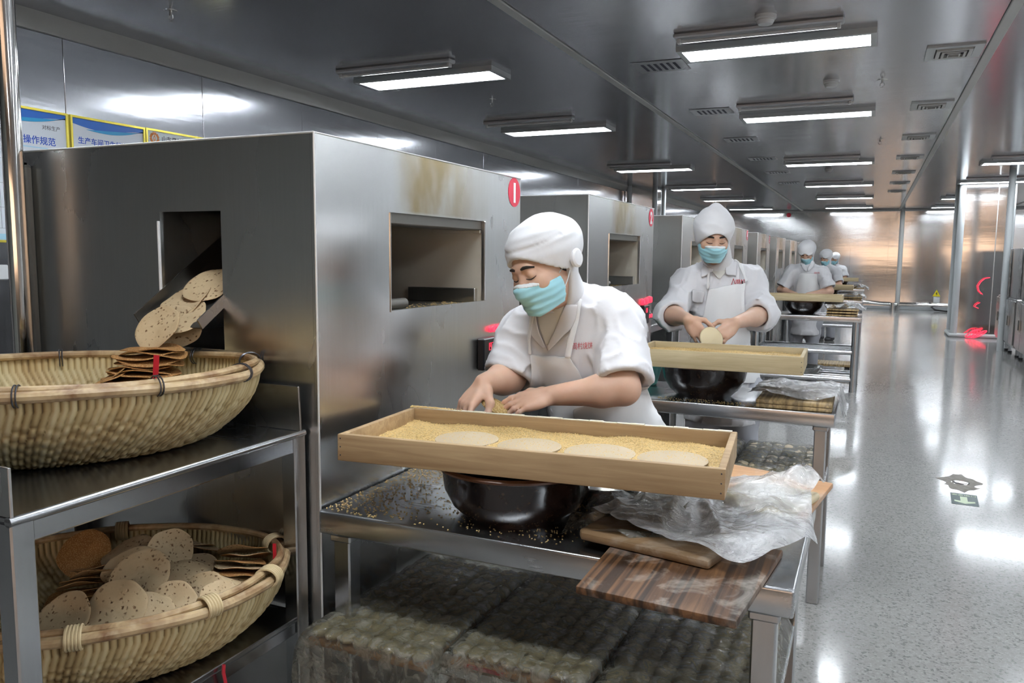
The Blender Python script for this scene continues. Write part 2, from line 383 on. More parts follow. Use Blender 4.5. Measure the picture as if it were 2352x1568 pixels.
for k, (x, yy, wh) in enumerate(((-0.64, 4.99, 'in front of the nearest panel light over the work tables'), (-0.37, 6.97, 'between the nearest and second panel lights over the tables'), (-0.70, 13.7, 'far along the hall over the work tables'))):
    t = thing('smoke_detector', 'white round smoke detector %s' % wh, 'detector', (x, yy, ZC), group='smoke detectors')
    MB().lathe([(0,0),(0.062,0),(0.062,-0.018),(0.052,-0.022),(0.050,-0.034),(0.04,-0.05),(0,-0.053)][::-1], 24).build('housing', M['white_plastic'], t)
    MB().lathe([(0.0475,-0.03),(0.0515,-0.029),(0.0515,-0.026),(0.0475,-0.025)], 24).build('slot_ring', M['grey_trim'], t)
for k, (x, yy, wh) in enumerate(((-3.8, 3.57, 'above the posters'), (-3.21, 6.66, 'between two lights over the ovens'), (0.0, 7.08, 'beside the aisle joint strip'), (0.01, 10.55, 'farther along beside the aisle joint strip'))):
    t = thing('sprinkler', 'small metal sprinkler head in the ceiling %s' % wh, 'sprinkler', (x, yy, ZC), group='sprinkler heads')
    MB().lathe([(0,-0.004),(0.035,-0.003),(0.038,0)], 18).build('escutcheon', M['chrome'], t)
    MB().cyl((0,0,0), (0,0,-0.03), 0.009, 10).tube([(-0.013,0,-0.025), (-0.016,0,-0.045), (0,0,-0.062)], 0.003, 6).tube([(0.013,0,-0.025), (0.016,0,-0.045), (0,0,-0.062)], 0.003, 6).build('frame', M['chrome'], t)
    MB().lathe([(0,-0.062),(0.016,-0.062),(0.018,-0.065),(0,-0.065)], 14).build('deflector', M['chrome'], t)

# ------------------------------------------------------------------ lettering
def text_mesh(name, body, size, mat, parent, Mx, align='LEFT', extrude=0.0004, bold=0.0):
    cu = bpy.data.curves.new('lettering', 'FONT'); cu.body = body; cu.size = size; cu.extrude = extrude
    cu.align_x = align; cu.offset = bold; cu.resolution_u = 3
    o = bpy.data.objects.new('lettering', cu); col.objects.link(o)
    bpy.context.view_layer.update()
    me = bpy.data.meshes.new_from_object(o.evaluated_get(bpy.context.evaluated_depsgraph_get()))
    bpy.data.objects.remove(o); bpy.data.curves.remove(cu)
    me.materials.clear(); me.materials.append(mat); me.transform(Mx); me.name = name
    return link(bpy.data.objects.new(name, me), parent)
def frame_mx(o, u, v):
    u = Vector(u).normalized(); v = Vector(v).normalized(); w = u.cross(v)
    m = Matrix((u, v, w)).transposed().to_4x4(); m.translation = o; return m
WALLU, WALLV = (0,1,0), (0,0,1)

# ------------------------------------------------------------------ posters on the left wall
M['paper'] = plain('poster_paper', (0.72,0.76,0.82), 0.35)
M['paper2'] = plain('board_paper', (0.70,0.76,0.76), 0.3)
M['blue'] = plain('poster_blue', (0.02,0.16,0.62), 0.35)
M['cyan'] = plain('poster_cyan', (0.03,0.38,0.72), 0.35)
M['pblue'] = plain('poster_pale_blue', (0.42,0.70,0.86), 0.35)
M['ink'] = plain('grey_ink', (0.10,0.10,0.12), 0.5)
M['title'] = plain('title_blue', (0.03,0.10,0.55), 0.5)
M['orange'] = plain('logo_orange', (0.85,0.28,0.05), 0.5)
M['gold'] = plain('gilt_frame', (0.80,0.66,0.10), 0.25, 0.6)
def wave(y0, y1, z0, f0, f1, n=16):
    P = []
    for k in range(n+1):
        t = k/n; P.append((y0+(y1-y0)*t, f0(t)))
    Q = [(y0+(y1-y0)*(k/n), f1(k/n)) for k in range(n, -1, -1)]
    return P + Q
def poster(name, label, ya, yb, za, zb, paper):
    t = thing(name, label, 'poster', (X0, (ya+yb)/2, za), group='framed posters')
    h = zb-za; w = (yb-ya)/2
    box_obj('sheet', (0.001, -w+0.008, 0.008), (0.012, w-0.008, h-0.008), paper, t, 0)
    MB().holed(-w, w, 0, h, -w+0.014, w-0.014, 0.014, h-0.014, 0.02, lambda u, v, k: (k, u, v)).build('frame', M['gold'], t)
    return t, w, h
XT = 0.0125
def on(y, z): return frame_mx(Vector((XT, y, z)), WALLU, WALLV)
for nm, (ya, yb), lab in (('framed_poster', (2.87, 3.468), 'gilt-framed blue and white poster half hidden by the steel pole'),
                          ('framed_poster', (3.484, 4.045), 'gilt-framed hygiene rules poster in the middle of the row')):
    t, w, h = poster(nm, lab, ya, yb, 1.50, 2.297, M['paper'])
    a, b = -w+0.014, w-0.014; top = h-0.014
    m = MB(); m.prism(wave(a, b, 0, lambda q: top-0.001, lambda q: top-0.008-0.055*math.sin(min(1, q*1.15)*PI*0.62+0.5)*(1-0.75*max(0, q-0.35)), 18), 0, 0.0008, frame_mx(Vector((XT, 0, 0)), WALLU, WALLV)); m.build('wave_print', M['blue'], t)
    m = MB(); m.prism(wave(a+0.10, b, 0, lambda q: top-0.062+0.012*math.sin(q*PI)-0.018*q+0.055*q**2.2, lambda q: top-0.064-0.014*math.sin(q*PI)+0.046*q**2.4, 18), 0.0009, 0.0016, frame_mx(Vector((XT, 0, 0)), WALLU, WALLV)); m.build('wave_band', M['cyan'], t)
    if ya < 3:
        text_mesh('heading', '烧饼成型工序操作规范', 0.052, M['title'], t, on(w-0.085, h-0.205), 'RIGHT', bold=0.0006)
        text_mesh('small_heading', '对标生产', 0.03, M['ink'], t, on(w-0.05, h-0.115), 'RIGHT')
        text_mesh('column_heading', '操作标准', 0.024, M['ink'], t, on(0.12, h-0.30), 'CENTER')
        text_mesh('column_heading', '名称', 0.024, M['ink'], t, on(-0.2, h-0.30), 'CENTER')
        text_mesh('body_text', '成型制薄、酥、脆的关键。\n匀放在烤盘内，勿叠放', 0.02, M['ink'], t, on(w-0.07, h-0.355), 'RIGHT')
        gx = (-w+0.05, w-0.06)
    else:
        text_mesh('heading', '生产车间卫生标准规范', 0.046, M['title'], t, on(0.0, h-0.165), 'CENTER', bold=0.0006)
        text_mesh('column_heading', '卫生类别', 0.02, M['ink'], t, on(-w+0.09, h-0.225), 'CENTER')
        gx = (-w+0.045, w-0.03)
    box_obj('underline', (XT, -0.12, h-0.232 if ya < 3 else h-0.182), (XT+0.0006, 0.16, h-0.226 if ya < 3 else h-0.177), M['pblue'], t, 0)
    g = MB(); z0 = h-0.265 if ya < 3 else h-0.20
    for z in (z0, z0-0.05, z0-0.19, z0-0.33, z0-0.45):
        g.box((XT, gx[0], z-0.0007), (XT+0.0006, gx[1], z+0.0007))
    for yy in (gx[0], gx[0]+0.10, gx[1]): g.box((XT, yy-0.0007, z0-0.45), (XT+0.0006, yy+0.0007, z0))
    g.build('table_rules', M['ink'], t)
    box_obj('footer_band', (XT, a, 0.016), (XT+0.0006, b, 0.05), M['pblue'], t, 0)
t, w, h = poster('framed_notice_board', 'pale framed company notice with an orange emblem, mostly hidden by the first oven', 4.052, 4.90, 1.50, 2.300, M['paper2'])
lg = MB()
for k in range(6):
    a = k*PI/3; lg.box((XT, -0.016, 0.022), (XT+0.0008, 0.016, 0.040), 0, Matrix.Translation((0, -w+0.075, h-0.062)) @ Matrix.Rotation(a, 4, 'X'))
    lg.box((XT, -0.006, 0.028), (XT+0.0008, 0.006, 0.034), 0, Matrix.Translation((0, -w+0.075, h-0.062)) @ Matrix.Rotation(a+PI/6, 4, 'X'))
lg.lathe([(0.024,0),(0.03,0)], 24, Matrix.Translation((XT+0.0004, -w+0.075, h-0.062)) @ Matrix.Rotation(PI/2, 4, 'Y'))
lg.lathe([(0.006,0),(0.013,0)], 12, Matrix.Translation((XT+0.0004, -w+0.075, h-0.062)) @ Matrix.Rotation(PI/2, 4, 'Y'), sy=0.8, sx=1.6)
lg.build('emblem', M['orange'], t)
text_mesh('company_name', '山东周村烧饼有限公司', 0.045, M['ink'], t, on(-w+0.135, h-0.075), bold=0.0005)
text_mesh('company_name', 'SHANDONG ZHOUCUN SHAOBING CO.,LTD', 0.016, M['ink'], t, on(-w+0.135, h-0.10))
tag(box_obj('switch_box', (X0, 2.55, 1.285), (X0+0.05, 3.02, 1.372), M['white_plastic'], bev=0.006), 'white plastic box on the wall below the posters', 'box')

# steel pole standing in front of the posters
po = thing('steel_pole', 'polished round steel pole rising to the ceiling beside the first oven', 'pole', (-2.205, 1.493, 0))
MB().cyl((0,0,0.01), (0,0,ZC-0.001), 0.0265, 28).build('shaft', M['chrome'], po)
MB().lathe([(0,0.0),(0.042,0.0),(0.042,0.006),(0.03,0.012),(0,0.012)], 24).build('foot_plate', M['chrome'], po)

# ------------------------------------------------------------------ ovens
OX, OL, OW, OH = -1.224, 1.225, 1.06, 1.737
def chamber():
    t = NT('chamber_lining'); n = t.noise(t.coord((1,1,1)), 3.0, 4, 0.6); c = t.mix(t.rng(n, 0, 1, 0.45, 0.7), (0.80,0.74,0.62), (0.62,0.53,0.40)); t.set(Base_Color=c, Metallic=0.1, Roughness=0.4); return t.m
M['chamber'] = chamber()
M['seed'] = plain('sesame', (0.72,0.50,0.20), 0.55)
def oven_front():
    m = M['oven'].copy(); m.name = 'oven_front_steel'; t = NT.__new__(NT); t.m = m; t.t = m.node_tree; t.b = t.t.nodes['Principled BSDF']
    tc = t.n('ShaderNodeTexCoord'); sp = t.n('ShaderNodeSeparateXYZ'); t.l(tc.outputs['Object'], sp.inputs[0])
    def mul(a, b): q = t.n('ShaderNodeMath', operation='MULTIPLY'); t.l(a, q.inputs[0]); t.l(b, q.inputs[1]); return q.outputs[0]
    n = t.noise(t.coord((1,1.5,0.8)), 4.0, 3, 0.6)
    s = mul(mul(t.rng(sp.outputs[1], 0, 1, 0.34, 0.44), t.rng(sp.outputs[1], 1, 0, 0.62, 0.98)), mul(t.rng(sp.outputs[2], 0, 1, 1.558, 1.575), t.rng(n, 0.25, 1.0, 0.3, 0.6)))
    old = t.b.inputs['Base Color'].links[0].from_socket; t.l(t.mix(s, old, (0.36,0.28,0.16)), t.b.inputs['Base Color']); return m
M['oven_front'] = oven_front()
SEG = {'0':'abcdef','1':'bc','2':'abged','3':'abgcd','4':'fgbc','5':'afgcd','6':'afgedc','7':'abc','8':'abcdefg','9':'abcdfg'}
def digits(txt, w, h, Mx):
    m = MB(); s = w*0.16
    for k, ch in enumerate(txt):
        x = k*w*1.45
        R = dict(a=(x, h-s, x+w, h), g=(x, h/2-s/2, x+w, h/2+s/2), d=(x, 0, x+w, s), f=(x, h/2, x+s, h), b=(x+w-s, h/2, x+w, h), e=(x, 0, x+s, h/2), c=(x+w-s, 0, x+w, h/2))
        for q in SEG[ch]: a, b, c, d = R[q]; m.box((a, b, 0), (c, d, 0.001), 0, Mx)
    return m
def number_disc(t, y, z, txt):
    d = MB().lathe([(0,0),(0.053,0),(0.053,0.0015),(0,0.0015)], 36, Matrix.Translation((0.0, y, z)) @ Matrix.Rotation(PI/2, 4, 'Y')).build('number_disc', M['red'], t)
    text_mesh('numeral', txt, 0.095, M['white_print'], d, frame_mx(Vector((0.002, y, z-0.034)), WALLU, WALLV), 'CENTER', bold=0.004)
def seeds_on(name, pts, mat, parent=None, r=0.0016, nrm=None):
    """many little seeds joined into one scatter"""
    n = len(pts)
    if n == 0: return None
    base = np.array([[1.5,0,0.1],[-1.5,0,0.1],[0.2,0.85,0.2],[0.2,-0.85,0.2],[0,0,0.95],[0,0,-0.1]])*r
    tri = np.array([[0,2,4],[2,1,4],[1,3,4],[3,0,4]])
    a = np.random.rand(n)*2*PI; c, s = np.cos(a), np.sin(a)
    V = np.empty((n, 6, 3)); V[:,:,0] = base[:,0][None]*c[:,None]-base[:,1][None]*s[:,None]
    V[:,:,1] = base[:,0][None]*s[:,None]+base[:,1][None]*c[:,None]; V[:,:,2] = base[:,2][None]
    V += np.asarray(pts, float)[:,None,:]
    F = (tri[None]+6*np.arange(n)[:,None,None]).reshape(-1,3)
    o = mesh_obj(name, V.reshape(-1,3), F, mat, parent); o['kind'] = 'stuff'; return o
def rnd(n, a, b): return a + (b-a)*np.random.rand(n)
def oven(k, y0, full):
    lab = ['big stainless steel oven nearest the camera, numbered 1', 'second stainless steel oven in the row, numbered 2', 'third oven, behind the standing worker with rolled sleeves', 'fourth steel oven in the row', 'fifth steel oven in the row', 'sixth steel oven in the row', 'seventh steel oven in the row', 'eighth and farthest visible steel oven in the row'][k]
    t = thing('oven', lab, 'oven', (OX, y0, 0), group='tunnel ovens')
    th = -0.01
    hy0, hy1, hz0, hz1 = 0.330, 0.918, 1.293, 1.566
    MB().holed(0, OL, 0, OH, hy0, hy1, hz0, hz1, th, lambda u, v, w: (w, u, v)).build('front_panel', M['oven_front'], t, 0.3)
    MB().tube([(0.0005, 0.0005, 0.0), (0.0005, 0.0005, OH), (0.0005, OL, OH)], 0.0028, 8).tube([(-OW, 0.0, OH), (0, 0, OH)], 0.0028, 8).build('highlight_edge', M['edge'], t)
    MB().holed(-OW, -0.0105, 0, OH, -0.508, -0.296, 1.20, 1.557, 0.01, lambda u, v, w: (u, w, v)).build('side_panel', M['oven'], t, 0.3)
    MB().box((-OW, OL-0.01, 0), (-0.0105, OL, OH)).build('side_panel', M['oven'], t)
    MB().box((-OW, 0.0105, 0), (-OW+0.01, OL-0.0105, OH)).build('back_panel', M['oven'], t)
    MB().box((-OW+0.0105, 0.0105, OH-0.012), (-0.0105, OL-0.0105, OH-0.001)).build('top_panel', M['oven'], t)
    if k < 5: number_disc(t, 1.168 if k != 1 else 1.16, 1.682, str(k+1))
    # baking chamber
    box_obj('chamber_wall', (-0.95, 0.927, 1.18), (-0.0105, 0.94, 1.60), M['chamber'], t, 0)
    box_obj('chamber_floor', (-0.95, 0.0105, 1.17), (-0.0105, 0.926, 1.18), M['darksteel'], t, 0)
    box_obj('chamber_roof', (-0.95, 0.0105, 1.60), (-0.0105, 0.94, 1.612), M['darksteel'], t, 0)
    box_obj('conveyor_shelf', (-0.29, 0.32, 1.255), (-0.0105, 0.926, 1.285), M['darksteel'], t, 0.003)
    box_obj('lintel_plate', (-0.12, 0.34, 1.535), (-0.0105, 0.926, 1.599), M['darksteel'], t, 0.003)
    if not full: return t
    box_obj('bracket', (-0.20, 0.915, 1.525), (-0.015, 0.926, 1.568), M['chamber'], t, 0.002)
    box_obj('bracket', (-0.30, 0.905, 1.286), (-0.03, 0.926, 1.335), M['oven'], t, 0.002)
    MB().cyl((-0.045, 0.29, 1.306), (-0.045, 0.47, 1.306), 0.016, 14).build('roller', M['darksteel'], t)
    MB().box((-0.004, hy1+0.001, hz0), (0.004, hy1+0.012, hz1), 0.002).build('opening_flange', M['oven'], t)
    MB().box((-0.004, hy0-0.004, hz0-0.004), (0.003, hy0, hz1), 0.001).build('opening_flange', M['chrome'], t)
    pts = np.stack([rnd(260, -0.16, -0.012), rnd(260, 0.33, 0.915), np.full(260, 1.2855)], 1)
    seeds_on('spilled_seed', pts, M['seed'], t, 0.0024)
    # temperature controller
    cb = 0.865 if k == 0 else 0.955
    c = MB().box((0.0005, cb, 1.055), (0.028, cb+0.115, 1.165), 0.004).build('controller', M['black'], t)
    digits('197' if k == 0 else '198', 0.011, 0.026, frame_mx(Vector((0.0285, cb+0.03, 1.122)), WALLU, WALLV)).build('display_digits', M['redglow'], c, None)
    for (yy, zz, r) in ((cb+0.102, 1.19, 0.010), (cb+0.145, 1.19, 0.012), (cb+0.20, 1.19, 0.012)) if k == 0 else ((cb+0.04, 1.185, 0.016), (cb+0.125, 1.185, 0.017), (cb+0.215, 1.19, 0.018)):
        MB().lathe([(r*1.2,0),(r*1.2,0.006),(r,0.008),(r,0.016),(0,0.018)], 16, Matrix.Translation((0.0, yy, zz)) @ Matrix.Rotation(PI/2, 4, 'Y')).build('indicator_lamp', M['redglow'], t)
    for yy in (cb+0.17, cb+0.22):
        b = MB().box((0.0005, yy, 1.075), (0.008, yy+0.04, 1.108), 0.002).build('rocker_switch', M['black'], t)
        MB().box((0.008, yy+0.006, 1.080), (0.014, yy+0.034, 1.103), 0.003).build('rocker', M['redglow'], b)
    return t
OY = [1.565, 3.587, 5.61, 7.63, 9.65, 11.67, 13.69, 15.71]
OV = [oven(k, yy, k < 3) for k, yy in enumerate(OY)]
# first oven: outlet chute, strip painted white as leaking light, stepped corner post
t = OV[0]
slope = math.atan2(0.174, 0.262)
Mc = Matrix.Translation((-0.402, -0.075, 1.262)) @ Matrix.Rotation(slope, 4, 'X')
ch = MB().box((-0.106, 0, -0.002), (0.106, 0.46, 0.0015), 0, Mc).build('outlet_chute', M['darksteel'], t)
MB().box((-0.108, 0.0, 0.0), (-0.104, 0.46, 0.035), 0, Mc).build('chute_lip', M['darksteel'], ch)
MB().box((0.104, 0.0, -0.002), (0.108, 0.46, 0.026), 0, Mc).build('chute_lip', M['oven'], ch)
box_obj('light_leak_strip', (-0.514, -0.006, 1.315), (-0.5085, 0.004, 1.533), M['white_print'], t, 0.001)
box_obj('corner_post', (-OW-0.06, 0.01, 0), (-OW+0.035, 0.0, OH-0.03), M['oven'], t, 0.001)
box_obj('corner_post', (-OW+0.028, -0.028, 0), (-OW+0.062, -0.0005, OH-0.04), M['darksteel'], t, 0.008)

# ------------------------------------------------------------------ steel furniture
def work_table(label, x0, x1, y0, y1, z, shelves, apron=0.058, round_legs=False, group='work tables'):
    t = thing('work_table', label, 'table', ((x0+x1)/2, (y0+y1)/2, 0), group=group)
    W, D = (x1-x0)/2, (y1-y0)/2
    MB().box((-W, -D, z-apron), (W, D, z), 0.006, seg=3).build('top', M['table'], t)
    lx, ly = W-0.055, D-0.04
    for sx in (-1, 1):
        for sy in (-1, 1):
            if round_legs: l = MB().cyl((sx*lx, sy*ly, 0), (sx*lx, sy*ly, z-apron), 0.036, 16).build('leg', M['leg'], t)
            else: l = MB().box((sx*lx-0.024, sy*ly-0.024, 0.0), (sx*lx+0.024, sy*ly+0.024, z-apron), 0.004).build('leg', M['leg'], t)
            MB().box((sx*lx-0.03, sy*ly-0.03, z-apron-0.02), (sx*lx+0.03, sy*ly+0.03, z-apron), 0.004).build('bracket', M['leg'], l)
    for (sz, kind) in shelves:
        if kind == 'plate':
            MB().box((-lx-0.02, -ly-0.02, sz-0.03), (lx+0.02, ly+0.02, sz), 0.004).build('shelf', M['table'], t)
        else:
            for sy in (-1, 1): MB().cyl((-lx, sy*ly, sz-0.03), (lx, sy*ly, sz-0.03), 0.027, 14).build('rail', M['leg'], t)
            for sx in (-1, 1): MB().cyl((sx*lx, -ly, sz-0.03), (sx*lx, ly, sz-0.03), 0.027, 14).build('rail', M['leg'], t)
            for k in range(3): MB().cyl((-lx, -ly*0.5+k*ly*0.5, sz-0.02), (lx, -ly*0.5+k*ly*0.5, sz-0.02), 0.012, 8).build('slat', M['leg'], t)
    return t
TZ = 0.82
T1 = work_table('front steel work table against the first oven, holding the nearest sesame tray', -1.216, -0.102, 1.548, 2.20, TZ, [(0.49, 'plate'), (0.16, 'plate')])
T2 = work_table('second steel work table, in front of the worker with rolled sleeves', -1.216, -0.104, 3.44, 3.97, TZ, [(0.49, 'plate')])
T3 = work_table('third work table with round legs and open rails underneath', -1.216, -0.07, 9.30, 9.95, TZ, [(0.46, 'rail'), (0.16, 'rail')], round_legs=True)
T4 = work_table('fourth work table down the hall, under a pile of plastic-covered boards', -1.216, -0.10, 12.95, 13.6, TZ, [(0.46, 'rail')], round_legs=True)
T5 = work_table('farthest work table, near the end wall', -1.216, -0.12, 17.9, 18.5, TZ, [(0.46, 'rail')], round_legs=True)

# basket stand beside the first oven
SX0, SX1, SY0, SY1 = -2.10, -1.258, 0.812, 1.557
t = thing('basket_stand', 'two-tier steel stand holding bread baskets beside the first oven', 'stand', ((SX0+SX1)/2, (SY0+SY1)/2, 0))
W, D = (SX1-SX0)/2, (SY1-SY0)/2
MB().box((-W, -D, 1.008), (W, D, 1.016), 0.001).tube([(W-0.006, -D, 1.009), (W-0.006, D, 1.009)], 0.009, 12).build('top', M['table'], t)
MB().box((W-0.022, -D+0.03, 0.965), (W-0.004, D-0.002, 1.007), 0.003).build('top_rail', M['leg'], t)
MB().box((-W, -D+0.03, 0.965), (-W+0.018, D-0.002, 1.007), 0.003).build('top_rail', M['leg'], t)
for sx in (-1, 1):
    for sy in (-1, 1):
        MB().box((sx*(W-0.021)-0.021, sy*(D-0.021)-0.021, 0), (sx*(W-0.021)+0.021, sy*(D-0.021)+0.021, 1.007), 0.003).build('leg', M['leg'], t)
for z in (0.55, 0.12):
    s = MB().box((-W+0.01, -D+0.01, z-0.012), (W-0.003, D-0.01, z), 0.002).build('shelf', M['table'], t)
    MB().box((W-0.028, -D+0.043, z-0.045), (W-0.006, D-0.043, z-0.0125), 0.003).build('shelf_rail', M['leg'], s)
MB().box((-W+0.05, D-0.018, 1.0165), (W-0.001, D-0.012, 1.128), 0.001, Matrix.Translation((0,D-0.015,1.0165)) @ Matrix.Rotation(0.05, 4, 'X') @ Matrix.Translation((0,-D+0.015,-1.0165))).build('upstand', M['oven'], t)
MB().box((-W+0.05, -D+0.002, 1.0165), (W-0.001, -D+0.008, 1.10), 0.001).build('upstand', M['oven'], t)

STAND = t
for k in range(1, 7):
    c = copy_tree(STAND); c.location.y += OY[k]-OY[0]; c['label'] = 'two-tier steel basket stand in front of the %s oven of the row' % ['', 'second', 'third', 'fourth', 'fifth', 'sixth', 'seventh'][k]; c['group'] = 'basket stands between the ovens'

# cabinets across the aisle
def cabinet(k, ya, yb):
    t = thing('steel_cabinet', ['steel cabinet standing nearest the pillar', 'middle steel cabinet of the row across the aisle', 'steel cabinet cut by the right edge of the picture', 'steel cabinet just outside the right edge of the picture'][k], 'cabinet', (2.3, (ya+yb)/2, 0), group='aisle cabinets')
    D = (yb-ya)/2
    MB().box((-0.33, -D, 0.14), (0.36, D, 0.86), 0.01).build('body', M['wallcab'], t)
    MB().box((-0.30, -D+0.01, 0.862), (0.36, D-0.01, 1.62), 0.01).build('upper_body', M['wallcab'], t)
    for sy in (-1, 1):
        for sx in (-0.26, 0.3):
            l = MB().cyl((sx, sy*(D-0.08), 0.03), (sx, sy*(D-0.08), 0.14), 0.025, 10).build('leg', M['leg'], t)
            MB().cyl((sx, sy*(D-0.08), 0), (sx, sy*(D-0.08), 0.03), 0.032, 10).build('foot', M['black'], l)
    for sy in (-1, 1):
        d = MB().box((-0.348, sy*D*0.5-D*0.47, 0.18), (-0.331, sy*D*0.5+D*0.47, 0.83), 0.004).build('door', M['wallcab'], t)
        MB().box((-0.375, -sy*0.02+sy*0.06-0.008, 0.45), (-0.349, -sy*0.02+sy*0.06+0.008, 0.60), 0.004).build('handle', M['chrome'], d)
M['wallcab'] = steel('cabinet_steel', (0.50,0.50,0.50), 0.3)
for k, (a, b) in enumerate(((14.8, 15.65), (13.75, 14.6), (12.7, 13.6), (11.5, 12.5))): cabinet(k, a, b)
tag(MB().cyl((1.93, 14.7, 0), (1.93, 14.7, ZC-0.002), 0.05, 14).build('steel_post', M['white_trim']), 'pale round post rising between two cabinets across the aisle', 'post')
# oven lamp reflections on the pillar, built as glowing red tubes
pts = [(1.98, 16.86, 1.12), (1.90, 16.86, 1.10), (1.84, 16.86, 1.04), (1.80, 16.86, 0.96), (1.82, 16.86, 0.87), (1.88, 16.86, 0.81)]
rc = thing('red_reflection', 'glowing red loops standing in for lamp reflections on the pillar beside the cabinets', 'reflection', (1.85, 16.84, 0))
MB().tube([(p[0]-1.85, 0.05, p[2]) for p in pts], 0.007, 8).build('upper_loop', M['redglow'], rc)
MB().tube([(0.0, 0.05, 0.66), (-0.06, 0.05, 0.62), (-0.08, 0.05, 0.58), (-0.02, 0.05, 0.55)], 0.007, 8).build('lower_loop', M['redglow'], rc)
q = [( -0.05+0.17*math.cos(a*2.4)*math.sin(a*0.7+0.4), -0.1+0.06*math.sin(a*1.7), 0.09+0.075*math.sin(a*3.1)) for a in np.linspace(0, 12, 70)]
MB().tube(q, 0.006, 6).build('reflection_coil', M['redglow'], rc)

# ------------------------------------------------------------------ materials of the food and tools
def wood(name, c1, c2, scale=(2.5,40,40), rough=0.55, flour=0.0, stripes=0.0, knots=True):
    t = NT(name); g = t.noise(t.coord(scale), 1.6, 5, 0.6, 0.9); b = t.noise(t.coord((1.4,6,6)), 1.1, 3, 0.5)
    c = t.mix(t.rng(g, 0, 1, 0.32, 0.68), c1, c2)
    c = t.mix(t.rng(b, 0.0, 0.55, 0.45, 0.75), c, tuple(x*0.62 for x in c1))
    if stripes:
        s = t.noise(t.coord((scale[0]*0.6, 22, 22) if scale[0] < scale[1] else (60, scale[1]*0.6, 22)), 1.5, 2, 0.4)
        c = t.mix(t.rng(s, 0.0, stripes, 0.45, 0.62), c, tuple(x*0.25 for x in c1))
    if flour:
        f = t.noise(t.coord((1,1,1)), 11.0, 4, 0.65, 0.6); c = t.mix(t.rng(f, 0.0, flour, 0.50, 0.72), c, (0.75,0.70,0.62))
    t.set(Base_Color=c, Roughness=rough); t.bump(g, 0.12, 0.002); return t.m
M['tray_wood'] = wood('pine_tray', (0.37,0.235,0.12), (0.51,0.36,0.195), (2.0,36,36), 0.6)
M['tray_wood2'] = wood('pale_tray', (0.46,0.36,0.20), (0.60,0.49,0.30), (2.0,30,30), 0.6)
M['board'] = wood('brown_board', (0.075,0.033,0.013), (0.21,0.10,0.04), (30,1.6,30), 0.55, 0.32, 0.85)
M['board2'] = wood('oak_board', (0.19,0.11,0.05), (0.32,0.20,0.10), (2.0,30,30), 0.55, 0.25)
M['board3'] = wood('orange_board', (0.50,0.23,0.08), (0.62,0.34,0.15), (2.0,26,26), 0.45, 0.35)
M['board4'] = wood('light_board', (0.46,0.31,0.14), (0.60,0.44,0.22), (30,2.0,30), 0.55, 0.1, 0.6)
def bamboo():
    t = NT('bamboo_rim'); n1 = t.noise(t.coord((1,1,1)), 9, 4, 0.6, 0.5); n2 = t.noise(t.coord((1,1,1)), 40, 3)
    c = t.mix(t.rng(n1, 0, 1, 0.42, 0.62), (0.54,0.39,0.21), (0.22,0.11,0.045)); c = t.mix(t.rng(n2, 0, 0.4, 0.5, 0.75), c, (0.70,0.57,0.38))
    t.set(Base_Color=c, Roughness=0.45); return t.m
M['bamboo'] = bamboo()
def weave():
    t = NT('willow_weave'); a = t.n('ShaderNodeAttribute', attribute_name='tone')
    sep = t.n('ShaderNodeSeparateColor'); t.l(a.outputs['Color'], sep.inputs[0])
    c = t.ramp(sep.outputs[0], [(0.0, (0.10,0.055,0.02)), (0.30, (0.34,0.24,0.10)), (0.6, (0.55,0.43,0.22)), (1.0, (0.70,0.60,0.36))])
    n = t.noise(t.coord((1,1,1)), 7, 4, 0.6); c = t.mix(t.rng(n, 0, 0.35, 0.45, 0.75), c, (0.50,0.27,0.09))
    t.set(Base_Color=c, Roughness=0.55); return t.m
M['weave'] = weave()
M['rattan'] = plain('rattan_tie', (0.66,0.52,0.30), 0.5)
M['wire'] = plain('tie_wire', (0.10,0.10,0.11), 0.35, 0.8)
M['red_plastic'] = plain('red_plastic', (0.62,0.02,0.04), 0.3)
